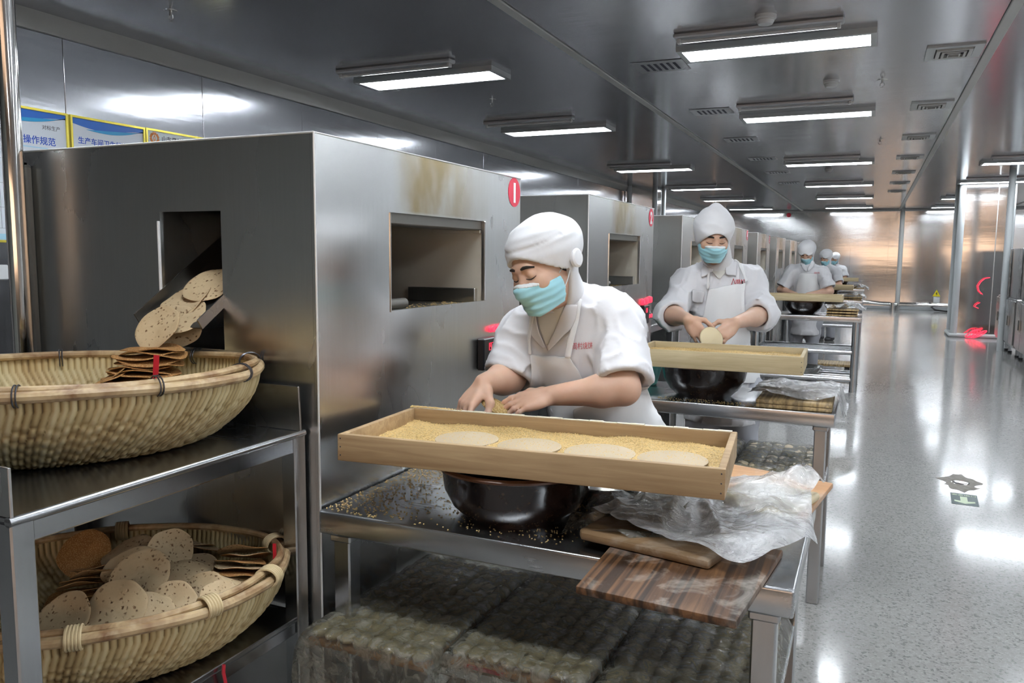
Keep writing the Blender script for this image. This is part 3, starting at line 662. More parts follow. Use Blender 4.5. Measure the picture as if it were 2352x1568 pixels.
def cake(name, base, dark, hole=0.5, seeds=False):
    t = NT(name); v = t.coord((1,1,1)); oi = t.n('ShaderNodeObjectInfo')
    off = t.n('ShaderNodeVectorMath', operation='ADD'); sc = t.n('ShaderNodeVectorMath', operation='SCALE'); sc.inputs['Scale'].default_value = 7.0
    cx = t.n('ShaderNodeCombineXYZ'); t.l(oi.outputs['Random'], cx.inputs[0]); t.l(oi.outputs['Random'], cx.inputs[1]); t.l(cx.outputs[0], sc.inputs[0])
    t.l(v, off.inputs[0]); t.l(sc.outputs[0], off.inputs[1]); v = off.outputs[0]
    vo = t.n('ShaderNodeTexVoronoi'); vo.inputs['Scale'].default_value = 105; vo.inputs['Randomness'].default_value = 1
    wn = t.n('ShaderNodeTexNoise'); wn.inputs['Scale'].default_value = 90; t.l(v, wn.inputs['Vector']); ws = t.n('ShaderNodeVectorMath', operation='SCALE'); ws.inputs['Scale'].default_value = 0.012; t.l(wn.outputs['Color'], ws.inputs[0]); wa = t.n('ShaderNodeVectorMath', operation='ADD'); t.l(v, wa.inputs[0]); t.l(ws.outputs[0], wa.inputs[1]); t.l(wa.outputs[0], vo.inputs['Vector'])
    sep = t.n('ShaderNodeSeparateColor'); t.l(vo.outputs['Color'], sep.inputs[0])
    pick = t.n('ShaderNodeMath', operation='MULTIPLY'); t.l(t.rng(vo.outputs['Distance'], 1, 0, 0.16, 0.42), pick.inputs[0]); t.l(t.rng(sep.outputs[0], 0, 1, 0.50, 0.85), pick.inputs[1])
    big = t.noise(v, 16, 4, 0.6); fine = t.noise(v, 160, 2)
    c = t.mix(t.rng(big, 0, 0.8, 0.42, 0.75), base, dark); c = t.mix(t.rng(fine, 0, 0.25, 0.5, 0.8), c, tuple(x*0.7 for x in base))
    if seeds:
        v2 = t.n('ShaderNodeTexVoronoi'); v2.inputs['Scale'].default_value = 300; t.l(v, v2.inputs['Vector'])
        c = t.mix(t.rng(v2.outputs['Distance'], 0.75, 0, 0.15, 0.5), c, (0.74,0.50,0.22)); t.bump(v2.outputs['Distance'], 0.5, 0.002)
    else:
        c = t.mix(pick.outputs[0], c, (0.20,0.09,0.035)); inv = t.rng(pick.outputs[0], 1, 0); t.bump(inv, 0.8, 0.003)
    t.set(Base_Color=c, Roughness=0.7, Subsurface_Weight=0.0); return t.m
M['cake'] = cake('baked_flatbread', (0.62,0.47,0.28), (0.54,0.38,0.21))
M['cake_seed'] = cake('sesame_side', (0.42,0.20,0.06), (0.28,0.11,0.03), seeds=True)
def film_mat(name, cloud, cloud_scale, wr=26.0):
    """thin clear plastic sheet: see-through, glossy, slightly milky where it creases"""
    t = NT(name); v = t.coord((1,1,1)); n = t.noise(v, wr, 4, 0.6, 1.6); n2 = t.noise(v, cloud_scale, 4, 0.6, 0.8)
    b = t.n('ShaderNodeBump'); b.inputs['Strength'].default_value = 0.55; b.inputs['Distance'].default_value = 0.012; t.l(n, b.inputs['Height'])
    tr = t.n('ShaderNodeBsdfTransparent'); tr.inputs[0].default_value = (0.97,0.98,0.98,1) if cloud > 0.8 else (0.52,0.52,0.46,1)
    gl = t.n('ShaderNodeBsdfGlossy'); gl.inputs['Roughness'].default_value = 0.12; t.l(b.outputs[0], gl.inputs['Normal'])
    df = t.n('ShaderNodeBsdfDiffuse'); df.inputs[0].default_value = (0.90,0.91,0.92,1) if cloud > 0.8 else (0.50,0.48,0.38,1); t.l(b.outputs[0], df.inputs['Normal'])
    tl = t.n('ShaderNodeBsdfTranslucent'); tl.inputs[0].default_value = (0.85,0.86,0.87,1)
    m0 = t.n('ShaderNodeMixShader'); m0.inputs[0].default_value = 0.4; t.l(df.outputs[0], m0.inputs[1]); t.l(tl.outputs[0], m0.inputs[2])
    m1 = t.n('ShaderNodeMixShader'); t.l(t.rng(n2, 0.04+0.3*(cloud > 0.8), cloud, 0.36, 0.68), m1.inputs[0]); t.l(tr.outputs[0], m1.inputs[1]); t.l(m0.outputs[0], m1.inputs[2])
    lw = t.n('ShaderNodeFresnel'); lw.inputs['IOR'].default_value = 1.5; t.l(b.outputs[0], lw.inputs['Normal'])
    m2 = t.n('ShaderNodeMixShader'); t.l(t.rng(lw.outputs[0], 0.05, 0.9 if cloud > 0.8 else 0.65, 0.0, 0.8), m2.inputs[0]); t.l(m1.outputs[0], m2.inputs[1]); t.l(gl.outputs[0], m2.inputs[2])
    t.l(m2.outputs[0], t.t.nodes['Material Output'].inputs['Surface']); return t.m
M['film'] = film_mat('cling_film', 0.50, 34, 55)
M['film_white'] = film_mat('crumpled_film', 1.0, 7, 30)
M['dough'] = plain('raw_dough', (0.70,0.58,0.36), 0.5, Subsurface_Weight=0.15, Subsurface_Radius=(0.01,0.008,0.005))
M['dough_flat'] = plain('rolled_dough', (0.53,0.42,0.28), 0.65)
def glaze():
    t = NT('brown_glaze'); n = t.noise(t.coord((1,1,1)), 5, 4, 0.6, 0.6); n2 = t.noise(t.coord((1,1,1)), 60, 2)
    c = t.mix(t.rng(n, 0, 1, 0.35, 0.7), (0.008,0.007,0.007), (0.030,0.014,0.010)); c = t.mix(t.rng(n2, 0, 0.35, 0.62, 0.85), c, (0.30,0.22,0.12))
    t.set(Base_Color=c, Roughness=t.rng(n, 0.10, 0.30), Coat_Weight=0.4); return t.m
M['glaze'] = glaze()
M['rust_glaze'] = plain('rim_glaze', (0.13,0.055,0.025), 0.3)
M['aluminium'] = steel('spun_aluminium', (0.70,0.70,0.69), 0.22, (10,10,40))
M['flour'] = plain('flour', (0.78,0.72,0.58), 0.8)
M['teal'] = plain('teal_plastic', (0.10,0.50,0.45), 0.35)

# ------------------------------------------------------------------ baskets
def basket(label, loc, rz, a, b, h, mesh=None, ties='wire'):
    t = thing('basket', label, 'basket', loc, (0,0,rz), 'willow bread baskets')
    N, per, K = 176, 5, 50
    def prof(v):     # v 0..1 from bottom centre to rim
        r = np.where(v < 0.34, v/0.34*0.66, 0.66+0.34*np.sin(np.clip((v-0.34)/0.66, 0, 1)*PI/2)**0.95)
        z = np.where(v < 0.34, 0.004*(v/0.34)**2, 0.004+(h-0.004)*np.clip((v-0.34)/0.66, 0, 1)**1.35)
        return r, z
    nu = N*per; u = np.arange(nu)/nu; v = np.linspace(0.02, 1, K)
    U, Vv = np.meshgrid(u, v)
    sh = 7.0*np.clip(0.9-Vv, 0, 1)
    c = U*N + sh
    colid = np.floor(c).astype(int); fr = c-colid
    rows = 12.0; rp = Vv*rows + 0.5*(colid % 2) + 0.23*np.sin(colid*1.7); rf = rp-np.floor(rp)
    ridge = np.sqrt(np.clip(np.sin(PI*fr), 0, 1)); loz = np.where(Vv > 0.80, 0.8, 0.15+0.85*np.sin(PI*rf)**0.7)
    disp = ridge*loz
    V = []; F = []; tone = []
    for side in (0, 1):
        r, z = prof(Vv); off = (disp*0.0072) if side == 0 else (-0.009-disp*0.006)
        X = np.cos(2*PI*U)*(r*a+off); Yc = np.sin(2*PI*U)*(r*b+off)
        Z = z + (-(disp*0.003)*(Vv < 0.5) if side == 0 else 0.008*(1-Vv**4))
        V.append(np.stack([X, Yc, Z], -1).reshape(-1, 3))
        rng_ = np.random.RandomState(3); hue = rng_.rand(400)
        tone.append((-0.06+0.68*disp+0.42*hue[(colid+int(side*50)) % 400]).ravel())  # relief darkens the gaps between strands: shade put into the colour
        i = np.arange(K-1)[:, None]*nu; j = np.arange(nu)[None]; j2 = (j+1) % nu
        q = np.stack([i+j, i+j2, i+nu+j2, i+nu+j], -1).reshape(-1, 4)
        if side: q = q[:, ::-1]
        F.append(q + side*K*nu)
    if mesh is None:
        V = np.concatenate(V); F = np.concatenate(F); tone = np.concatenate(tone)
        o = mesh_obj('woven_body', V, F, M['weave'], t, 4.0)
        at = o.data.color_attributes.new('tone', 'FLOAT_COLOR', 'POINT')
        cc = np.ones((len(tone), 4), np.float32); cc[:, :3] = np.clip(tone, 0, 1)[:, None]; at.data.foreach_set('color', cc.ravel())
        mesh = o.data
    else:
        link(bpy.data.objects.new('woven_body', mesh), t)
    MB().lathe([(0,0.002),(0.6,0.003)], 48, sx=a, sy=b).build('base_mat', M['weave'], t)
    def hoop(ro, zz, rad, ph):
        pts = []
        for k in range(90):
            q = 2*PI*k/90; wob = 0.0025*math.sin(5*q+ph)+0.002*math.sin(11*q+2*ph)
            pts.append(((a+ro+wob)*math.cos(q), (b+ro+wob)*math.sin(q), h+zz+0.003*math.sin(3*q+ph)))
        return pts
    MB().tube(hoop(0.004, -0.006, 0.0115, 0.3), 0.0115, 10, closed=True).build('rim_cane', M['bamboo'], t)
    MB().tube(hoop(-0.012, 0.007, 0.009, 1.9), 0.009, 10, closed=True).build('rim_cane', M['bamboo'], t)
    for k, q in enumerate((0.15, 0.75, -0.55, -1.15, -1.75, 2.2, 2.9, 1.6) if ties == 'wire' else (0.2, -0.5, -1.0, -1.65, 1.5, 2.4, 2.9)):
        p = Vector(((a-0.004)*math.cos(q), (b-0.004)*math.sin(q), h)); rd = Vector((math.cos(q)/a, math.sin(q)/b, 0)).normalized(); tg = Vector((0,0,1)).cross(rd)
        loop = lambda s: [p + tg*s + rd*(0.027*math.cos(w)) + Vector((0,0,0.021*math.sin(w)-0.001)) for w in np.linspace(0, 2*PI, 18)[:-1]]
        m = MB()
        if ties == 'wire': m.tube(loop(0), 0.0016, 6, closed=True); m.tube(loop(0.006), 0.0016, 6, closed=True)
        else:
            for s in range(-2, 3): m.tube(loop(s*0.0062), 0.0034, 6, closed=True)
        m.build('rim_tie', M['wire'] if ties == 'wire' else M['rattan'], t)
    return t, mesh
BK1, bkm = basket('upper willow basket catching bread below the oven outlet', (-1.625, 1.19, 1.0175), math.radians(52), 0.415, 0.30, 0.165)
BK2, _ = basket('lower willow basket piled with pale bread on the stand shelf', (-1.565, 1.215, 0.5515), math.radians(48), 0.40, 0.315, 0.165, ties='rattan')
tag(MB().box((-0.006,-0.001,-0.03), (0.006,0.001,0.035), 0, Matrix.Translation(ad(358, 850, 1.80)) @ Matrix.Rotation(0.12, 4, 'Y') @ Matrix.Rotation(0.6, 4, 'Z')).build('plastic_strip', M['red_plastic']), 'short red plastic strip sticking up in the upper basket', 'strip')
tag(MB().box((-0.004,-0.001,-0.03), (0.004,0.001,0.035), 0, Matrix.Translation(ad(631, 1280, 1.93)) @ Matrix.Rotation(0.5, 4, 'Z')).build('plastic_strip', M['red_plastic']), 'red plastic strip at the edge of the lower basket', 'strip')
tag(MB().tube([ad(380, 1492, 1.705), ad(378, 1510, 1.715), ad(374, 1535, 1.73), ad(373, 1545, 1.735)], 0.0025, 6).build('plastic_thread', M['red_plastic']), 'red plastic thread tied to the side of the lower basket', 'thread')
tag(MB().tube([ax(514, 1526, -1.25), ax(513, 1545, -1.25), ax(519, 1572, -1.25), ax(519, 1600, -1.25)], 0.004, 6).build('plastic_strip', M['red_plastic']), 'red plastic strip dangling below the lower shelf of the basket stand', 'strip')

ORN = ['first', 'second', 'third', 'fourth', 'fifth', 'sixth', 'seventh', 'eighth', 'ninth', 'tenth']
# ------------------------------------------------------------------ flat sesame breads
def cake_mesh(seed, r=0.06, curl=0.0):
    rs = np.random.RandomState(seed); n = 40; fr = [0.0, 0.3, 0.55, 0.75, 0.9, 0.98, 1.0]
    ph = rs.rand(6)*2*PI; V = []; F = []; mi = []
    def wav(q, f): return 0.0035*f*f*math.sin(2*q+ph[0])+0.0022*f*f*math.sin(3*q+ph[1])+0.0012*f*math.sin(5*q+ph[2]) + curl*f*f*math.cos(q)**2
    for side in (0, 1):
        for k, f in enumerate(fr):
            th = 0.0028 if f < 0.95 else (0.0022 if f < 0.99 else 0.0009)
            for j in range(n if k else 1):
                q = 2*PI*j/n; rr = r*f*(1+0.02*math.sin(3*q+ph[3])+0.015*math.sin(7*q+ph[4]))
                V.append((rr*math.cos(q), rr*math.sin(q), wav(q, f) + (th if side == 0 else -th)*0.5))
        b = side*(1+(len(fr)-1)*n)
        for j in range(n):
            j2 = (j+1) % n
            f = (b, b+1+j, b+1+j2); F.append(f if side == 0 else f[::-1]); mi.append(side)
            for k in range(len(fr)-2):
                p = b+1+k*n; f = (p+j, p+n+j, p+n+j2, p+j2); F.append(f if side == 0 else f[::-1]); mi.append(side)
    e0 = 1+(len(fr)-2)*n; e1 = e0+1+(len(fr)-1)*n
    for j in range(n): F.append((e0+j, e1+j, e1+(j+1) % n, e0+(j+1) % n)); mi.append(1)
    o = mesh_obj('flatbread', V, F, None, None, 0.9, [M['cake'], M['cake_seed']], mi); me = o.data; bpy.data.objects.remove(o); return me
CK = [cake_mesh(s, 0.070+0.002*(s % 3-1), 0.006*(s % 2)) for s in range(5)]
ncake = 0
def bread(pos, nrm, label, group, spin=None, flip=False, sc=1.0):
    global ncake
    o = bpy.data.objects.new('flatbread', CK[ncake % 5]); ncake += 1; col.objects.link(o)
    n = Vector(nrm).normalized(); q = n.to_track_quat('Z', 'Y')
    o.rotation_mode = 'QUATERNION'; s = Matrix.Rotation(spin if spin is not None else random.random()*6.28, 3, 'Z').to_quaternion()
    o.rotation_quaternion = q @ s @ (Matrix.Rotation(PI, 3, 'X').to_quaternion() if flip else Matrix.Identity(3).to_quaternion())
    o.location = pos; o.scale = (sc, sc, sc)
    return tag(o, label, 'flatbread', group)
UP = Vector((0,0,1)); RT = CR; TO = -CF           # world up, picture right, towards the camera
chn = Vector((0, -math.sin(slope), math.cos(slope)))
G = 'breads sliding down the chute'
for (x, y, d, tw, lab, fl) in () and ((455, 684, 2.055, 0.10, 'uppermost flatbread lying on the oven chute', False), (482, 712, 2.05, 0.0, 'flatbread half hidden under the uppermost one on the chute', False), (478, 729, 2.03, -0.05, 'lowest flatbread on the chute lip', False)):
    bread(ad(x, y, d), chn + RT*tw + TO*0.12, lab, G, flip=fl)
oc = Vector((OX, OY[0], 0))
for (lx, ly, lz, lab) in ((0.015, 0.03, 0.006, 'lowest flatbread on the chute lip'), (-0.02, 0.10, 0.012, 'flatbread half hidden under the uppermost one on the chute'), (0.02, 0.155, 0.024, 'uppermost flatbread lying on the oven chute')):
    bread(oc+(Mc @ Vector((lx, ly, lz))), chn+Vector((0.05*lx/0.02, -0.06, 0)), lab, G)
bread(ad(364, 752, 1.975), chn*0.7 + TO*0.55 - RT*0.15, 'pale flatbread tipping off the chute end', G, sc=0.9)
bread(ad(412, 748, 2.045), TO*0.9 + RT*0.30 + UP*0.25, 'flatbread standing upright behind the tipping one', G, sc=0.80)
G = 'stacked breads in the upper basket'
for k in range(10):
    f = k/9.0; lab = ['topmost bread of the leaning brown stack in the upper basket', 'second bread from the top of the leaning brown stack'][k] if k < 2 else ('lowest bread of the leaning brown stack' if k == 9 else ORN[k]+' bread from the top of the leaning brown stack')
    bread(ad(352-30*f+7*math.sin(k*2.1), 800+72*f, 1.93-0.03*f), UP*0.93 + TO*(-0.02-0.03*math.sin(k*1.3)) + RT*(0.06*math.sin(k*2.2)), lab, G, flip=True, sc=1.06+0.12*f)
for k, (x, y, d) in enumerate(((250, 870, 1.88), (225, 878, 1.86))):
    bread(ad(x, y, d), UP*0.8 - RT*0.45 + TO*0.1, ['brown bread fallen against the left foot of the stack', 'brown bread lying at the far left of the upper basket'][k], G, flip=True, sc=1.1)
# lower basket
G = 'breads in the lower basket'; zb = 0.70
def bk(x, y, z, n, lab, flip=False, sc=1.0, spin=None): return bread(az(x, y, z), n, lab, G, flip=flip, sc=sc*0.86, spin=spin)
face = UP*0.80 + TO*0.45
for (x, y, z, n, lab, sc) in (
    (290, 1264, 0.715, UP*0.85+TO*0.2-RT*0.25, 'pale bread at the back left of the heap, partly under two others', 1.0),
    (392, 1262, 0.735, UP*0.55+TO*0.75+RT*0.45, 'small upright pale bread at the back of the heap', 0.9),
    (297, 1300, 0.725, face-RT*0.12, 'pale bread just beneath the big one in the middle', 1.02),
    (322, 1320, 0.74, UP*0.72+TO*0.62, 'largest pale bread lying on top in the middle of the heap', 1.1),
    (440, 1298, 0.705, UP*0.95+TO*0.1+RT*0.1, 'pale bread right of the middle, the upper of two', 0.95),
    (442, 1325, 0.70, UP*0.93+TO*0.2+RT*0.18, 'pale bread right of the middle, the lower of two', 0.95),
    (147, 1418, 0.705, UP*0.65+TO*0.7-RT*0.1, 'pale bread half hidden by the stand leg', 0.95),
    (262, 1402, 0.715, UP*0.68+TO*0.68-RT*0.08, 'broad pale bread leaning on the front rim', 1.12),
    (343, 1408, 0.695, UP*0.7+TO*0.6+RT*0.35, 'pale bread peeping out right of the broad one', 0.85),
    (396, 1388, 0.70, UP*0.6+TO*0.75+RT*0.15, 'orange-tinged bread standing in the front middle', 0.85),
    (464, 1366, 0.70, UP*0.62+TO*0.7-RT*0.1, 'pale bread with big holes near the front rim', 0.88),
    (505, 1372, 0.70, UP*0.7+TO*0.5+RT*0.4, 'yellowish bread tucked against the front rim', 0.72)):
    bk(x, y, z, n, lab, sc=sc)
for k in range(7):
    bk(558+6*math.sin(k*2), 1262+k*13, 0.715-0.004*k, UP*(0.86-0.02*k)-TO*(0.42-0.055*k)+RT*0.10*(k-2)*0.5, ['topmost', 'second', 'third', 'fourth', 'fifth', 'sixth', 'lowest'][k]+' bread of the edge-on fan at the right of the lower basket', flip=(k % 2 == 0), sc=1.0)
for k in range(6):
    bk(222+12*math.sin(k*1.9)-6*k, 1305+k*12, 0.70-0.004*k, UP*0.85-TO*(0.40-0.03*k)-RT*0.15, ['topmost', 'second', 'third', 'fourth', 'fifth', 'lowest'][k]+' bread of the dark edge-on pile at the left of the lower basket', flip=True)
bk(195, 1272, 0.70, TO*0.8+UP*0.55+RT*0.2, 'brown bread leaning on the back wall of the lower basket', flip=True, sc=1.0)
bk(440, 1245, 0.70, UP*0.9-TO*0.35+RT*0.2, 'bread seen edge-on along the back rim', sc=1.0); bk(470, 1258, 0.695, UP*0.9-TO*0.33+RT*0.2, 'lower bread seen edge-on along the back rim', sc=1.0)
for k in range(9):
    q = random.random()*6.28; rr = 0.05+0.13*random.random()
    bread((-1.565+rr*math.cos(q), 1.215+rr*math.sin(q), 0.575+0.0075*k), (random.uniform(-.12,.12), random.uniform(-.12,.12), 1), 'bread buried in the middle of the lower basket', G, flip=(k % 2 == 0))

# ------------------------------------------------------------------ trays, bowls, boards
def tray(label, x0, x1, y0, y1, zb, h, mat, rz=0.0, seeds=True, discs=None, wear=True, tilt=0.0):
    t = thing('sesame_tray', label, 'tray', ((x0+x1)/2, (y0+y1)/2, zb), (tilt, 0, rz), 'wooden sesame trays')
    W, D, th = (x1-x0)/2, (y1-y0)/2, 0.016
    for s in (-1, 1):
        MB().box((-W, s*D-th*(s > 0), 0), (W, s*D+th*(s < 0), h), 0.0025, seg=2).build('long_side', mat, t)
        e = MB().box((s*W-th*(s > 0), -D+th+0.0004, 0), (s*W+th*(s < 0), D-th-0.0004, h), 0.0025, seg=2).build('end_board', mat, t)
    for sx in (-1, 1):
        for k in range(3): MB().cyl((sx*(W-0.008), -D-0.0006, 0.014+k*0.02), (sx*(W-0.008), -D+0.002, 0.014+k*0.02), 0.0018, 8).build('nail', M['wire'], t)
    MB().box((-W+th, -D+th, 0.002), (W-th, D-th, 0.009)).build('base_board', mat, t)
    return t, W, D, th
def seed_bed():
    t = NT('sesame_bed'); v = t.coord((1,1,1)); vo = t.n('ShaderNodeTexVoronoi'); vo.inputs['Scale'].default_value = 330; t.l(v, vo.inputs['Vector'])
    sep = t.n('ShaderNodeSeparateColor'); t.l(vo.outputs['Color'], sep.inputs[0])
    c = t.ramp(sep.outputs[0], [(0, (0.38,0.22,0.06)), (0.4, (0.58,0.38,0.13)), (1.0, (0.70,0.53,0.26))])
    t.set(Base_Color=c, Roughness=0.6); t.bump(t.rng(vo.outputs['Distance'], 1, 0, 0, 0.6), 0.8, 0.002); return t.m
M['seed_bed'] = seed_bed()
def bed(parent_label, t, W, D, th, z, nseed, discs, zslope=0.0):
    """layer of sesame lying in a tray"""
    nx, ny = 60, 26; xs = np.linspace(-W+th+0.0005, W-th-0.0005, nx); ys = np.linspace(-D+th+0.0005, D-th-0.0005, ny)
    X, Y = np.meshgrid(xs, ys); Z = z + 0.0035*np.sin(X*17+1)*np.sin(Y*23)+0.002*np.sin(X*41+Y*37)+0.004*(Y/D)+zslope*X
    V = np.stack([X, Y, Z], -1).reshape(-1, 3); i = np.arange(ny-1)[:, None]*nx; j = np.arange(nx-1)[None]
    F = np.stack([i+j, i+j+1, i+nx+j+1, i+nx+j], -1).reshape(-1, 4)
    o = mesh_obj('sesame_seed', V, F, M['seed_bed'], None, 4.0); o.matrix_world = Matrix.LocRotScale(t.location, t.rotation_euler, None)
    tag(o, parent_label, 'sesame', kind='stuff')
    sx, sy = rnd(nseed, -W+th, W-th), rnd(nseed, -D+th, D-th)
    sz = z + 0.0035*np.sin(sx*17+1)*np.sin(sy*23)+0.002*np.sin(sx*41+sy*37)+0.004*(sy/D)+zslope*sx+0.0006
    keep = np.ones(nseed, bool)
    for (cx, cy, r) in discs: keep &= ((sx-cx)**2+((sy-cy))**2) > (r*0.98)**2
    seeds_on('loose_seed', np.stack([sx, sy, sz], 1)[keep], M['seed'], o, 0.0019)
    return o
def bowl(label, loc, r, h, rb):
    t = thing('clay_basin', label, 'bowl', loc, group='glazed clay basins')
    MB().lathe([(0,0.0),(rb*0.97,0.0),(rb,0.006),(rb+(r-rb)*0.42,h*0.22),(rb+(r-rb)*0.75,h*0.50),(r*0.955,h*0.80),(r*0.985,h*0.90)], 56).lathe([(r*0.93,h*0.93),(r*0.90,h*0.75),(rb+(r-rb)*0.60,h*0.45),(rb*0.95,0.03),(0,0.014)], 56).build('body', M['glaze'], t)
    MB().lathe([(r*0.985,h*0.90),(r*1.02,h*0.92),(r*1.03,h*0.96),(r*1.0,h),(r*0.95,h*0.985),(r*0.93,h*0.93)], 56).build('rim', M['rust_glaze'], t)
    return t
# first table
TB = 0.960
tr1, W, D, th = tray('long wooden tray of sesame nearest the camera', -1.152, -0.262, 1.555, 1.955, TB, 0.064, M['tray_wood'], 0.092, tilt=-0.017)
DD = [(-0.20, 0.01, 0.080), (-0.03, -0.005, 0.078), (0.145, -0.01, 0.084), (0.315, -0.012, 0.080)]
fl = MB()
for k in range(24):
    xa = -W+0.01+(2*W-0.02)*k/24; fl.box((xa, D-0.014-0.001*(k % 3), 0.0642), (xa+(2*W-0.02)/24-0.002*(k % 2), D-0.002, 0.0652+0.0008*((k*7) % 3)))
fl.build('flour_line', M['flour'], tr1)
bd = bed('golden sesame seeds covering the bottom of the nearest tray', tr1, W, D, th, 0.026, 9000, DD)
for k, (x, y, r) in enumerate(DD):
    lab = ['first', 'second', 'third', 'fourth'][k]+' rolled dough round from the oven side, lying on the sesame'
    o = MB().lathe([(0,-0.006),(r*0.985,-0.006),(r,0.0),(r*0.97,0.0012),(0,0.0018)], 44, sx=1.0).build('dough_round', M['dough_flat'])
    o.location = Vector(tr1.location)+Euler((-0.017,0,0.092)).to_matrix() @ Vector((x, y, 0.0305)); o.rotation_euler = (0.01, 0.0, 0); tag(o, lab, 'dough', 'rolled dough rounds')
    n = 260; q = rnd(n, 0, 2*PI); rr = r*np.sqrt(np.random.rand(n))
    seeds_on('seed', np.stack([rr*np.cos(q), rr*np.sin(q), 0.0017+0*q], 1)[rr < r*0.95][: 110], M['seed'], o, 0.0015)
q = np.random.rand(500); seeds_on('clinging_seed', np.stack([rnd(500, -W, -W+0.09)*0+(-W+0.06+0.09*np.random.randn(500)*0.4).clip(-W+0.002, W), np.full(500, D-0.008)+0.005*np.random.randn(500).clip(-1,1), np.full(500, 0.0645)+0.004*np.random.rand(500)], 1), M['seed'], tr1, 0.0018)
bowl('dark glazed basin carrying the nearest tray', (-0.77, 1.75, TZ+0.0005), 0.192, TB-TZ-0.007, 0.135)
pan = thing('metal_pan', 'shallow aluminium pan behind the nearest basin', 'pan', (-0.62, 1.98, TZ+0.0005))
MB().lathe([(0,0),(0.095,0),(0.105,0.004),(0.118,0.042),(0.122,0.043),(0.120,0.046),(0.113,0.044),(0.10,0.006),(0,0.004)], 40).build('body', M['aluminium'], pan)
n = 900; sx = -1.21+np.abs(np.random.randn(n))*0.16; sy = rnd(n, 1.56, 2.15); k = (sx < -0.85)
seeds_on('scattered_seed', np.stack([sx, sy, np.full(n, TZ+0.0006)], 1)[k], M['seed'], None, 0.0026)
o = bpy.data.objects['scattered_seed']; tag(o, 'sesame seeds spilled on the front table beside the oven', 'sesame')
n = 420; q = rnd(n, 0, 6.28); rr = 0.12+0.16*np.random.rand(n)
o = seeds_on('scattered_seed', np.stack([-0.72+rr*np.cos(q), 1.74+0.62*rr*np.sin(q), np.full(n, TZ+0.0006)], 1), M['seed'], None, 0.0018); tag(o, 'sesame seeds strewn around the nearest basin', 'sesame')

def slab(name, label, pts, z0, z1, mat, cat='board', group=None, bev=0.004):
    """flat board with the given corners (world x, y)"""
    c = Vector((sum(p[0] for p in pts)/len(pts), sum(p[1] for p in pts)/len(pts), z0))
    m = MB(); m.prism([(p[0]-c.x, p[1]-c.y) for p in pts], 0, z1-z0)
    if bev: bmesh.ops.bevel(m.bm, geom=list(m.bm.edges), offset=bev, segments=2, affect='EDGES', profile=0.5)
    o = m.build(name, mat); o.location = c; return tag(o, label, cat, group)
slab('wooden_board', 'dark striped wooden board jutting over the front edge of the table', [(-0.475,1.355), (-0.178,1.335), (-0.140,1.72), (-0.480,1.70)], TZ+0.001, TZ+0.017, M['board'], group='wooden boards')
slab('wooden_board', 'rounded oak board lying askew across the dark striped board', [(-0.555,1.605), (-0.545,1.585), (-0.262,1.535), (-0.245,1.60), (-0.30,1.84), (-0.52,1.80)], TZ+0.0178, TZ+0.036, M['board2'], group='wooden boards', bev=0.006)
slab('wooden_board', 'orange-brown board poking out behind the crumpled plastic', [(-0.36,2.40), (-0.066,2.31), (-0.116,1.95), (-0.40,2.03)], TZ+0.001, TZ+0.016, M['board3'], group='wooden boards')
o = MB().box((-0.10,-0.12,0), (0.10,0.12,0.022), 0.01, seg=3).build('dough_slab', M['dough']); o.location = (-0.215, 2.03, TZ+0.0168); o.rotation_euler = (0,0,-0.25); tag(o, 'pale slab of dough wrapped in the crumpled plastic', 'dough')

def vnoise(P, seed, f):
    """smooth pseudo-noise from sums of sines"""
    rs = np.random.RandomState(seed); s = 0
    for k in range(7):
        d = rs.randn(P.shape[-1]); d *= f*(0.6+0.9*rs.rand())/np.linalg.norm(d); s = s+np.sin(P@d+rs.rand()*6.28)
    return s/7**0.5/1.2
def crease(P, seed, f):
    w = np.stack([vnoise(P, seed+11, f*0.5), vnoise(P, seed+12, f*0.5)], -1)*(1.2/f)
    return 1-np.abs(vnoise(P+w if P.shape[-1] == 2 else P, seed, f))*1.4
def film(name, label, u, v, func, mat, cat='plastic sheet', group=None, th=0.0):
    """thin sheet: func(U, V) -> X, Y, Z arrays"""
    U, Vv = np.meshgrid(np.linspace(*u), np.linspace(*v)); X, Y, Z = func(U, Vv)
    ny, nx = U.shape; V = np.stack([X, Y, Z], -1).reshape(-1, 3); i = np.arange(ny-1)[:, None]*nx; j = np.arange(nx-1)[None]
    F = np.stack([i+j, i+j+1, i+nx+j+1, i+nx+j], -1).reshape(-1, 4)
    o = mesh_obj(name, V, F, mat, None, 4.0); return tag(o, label, cat, group)
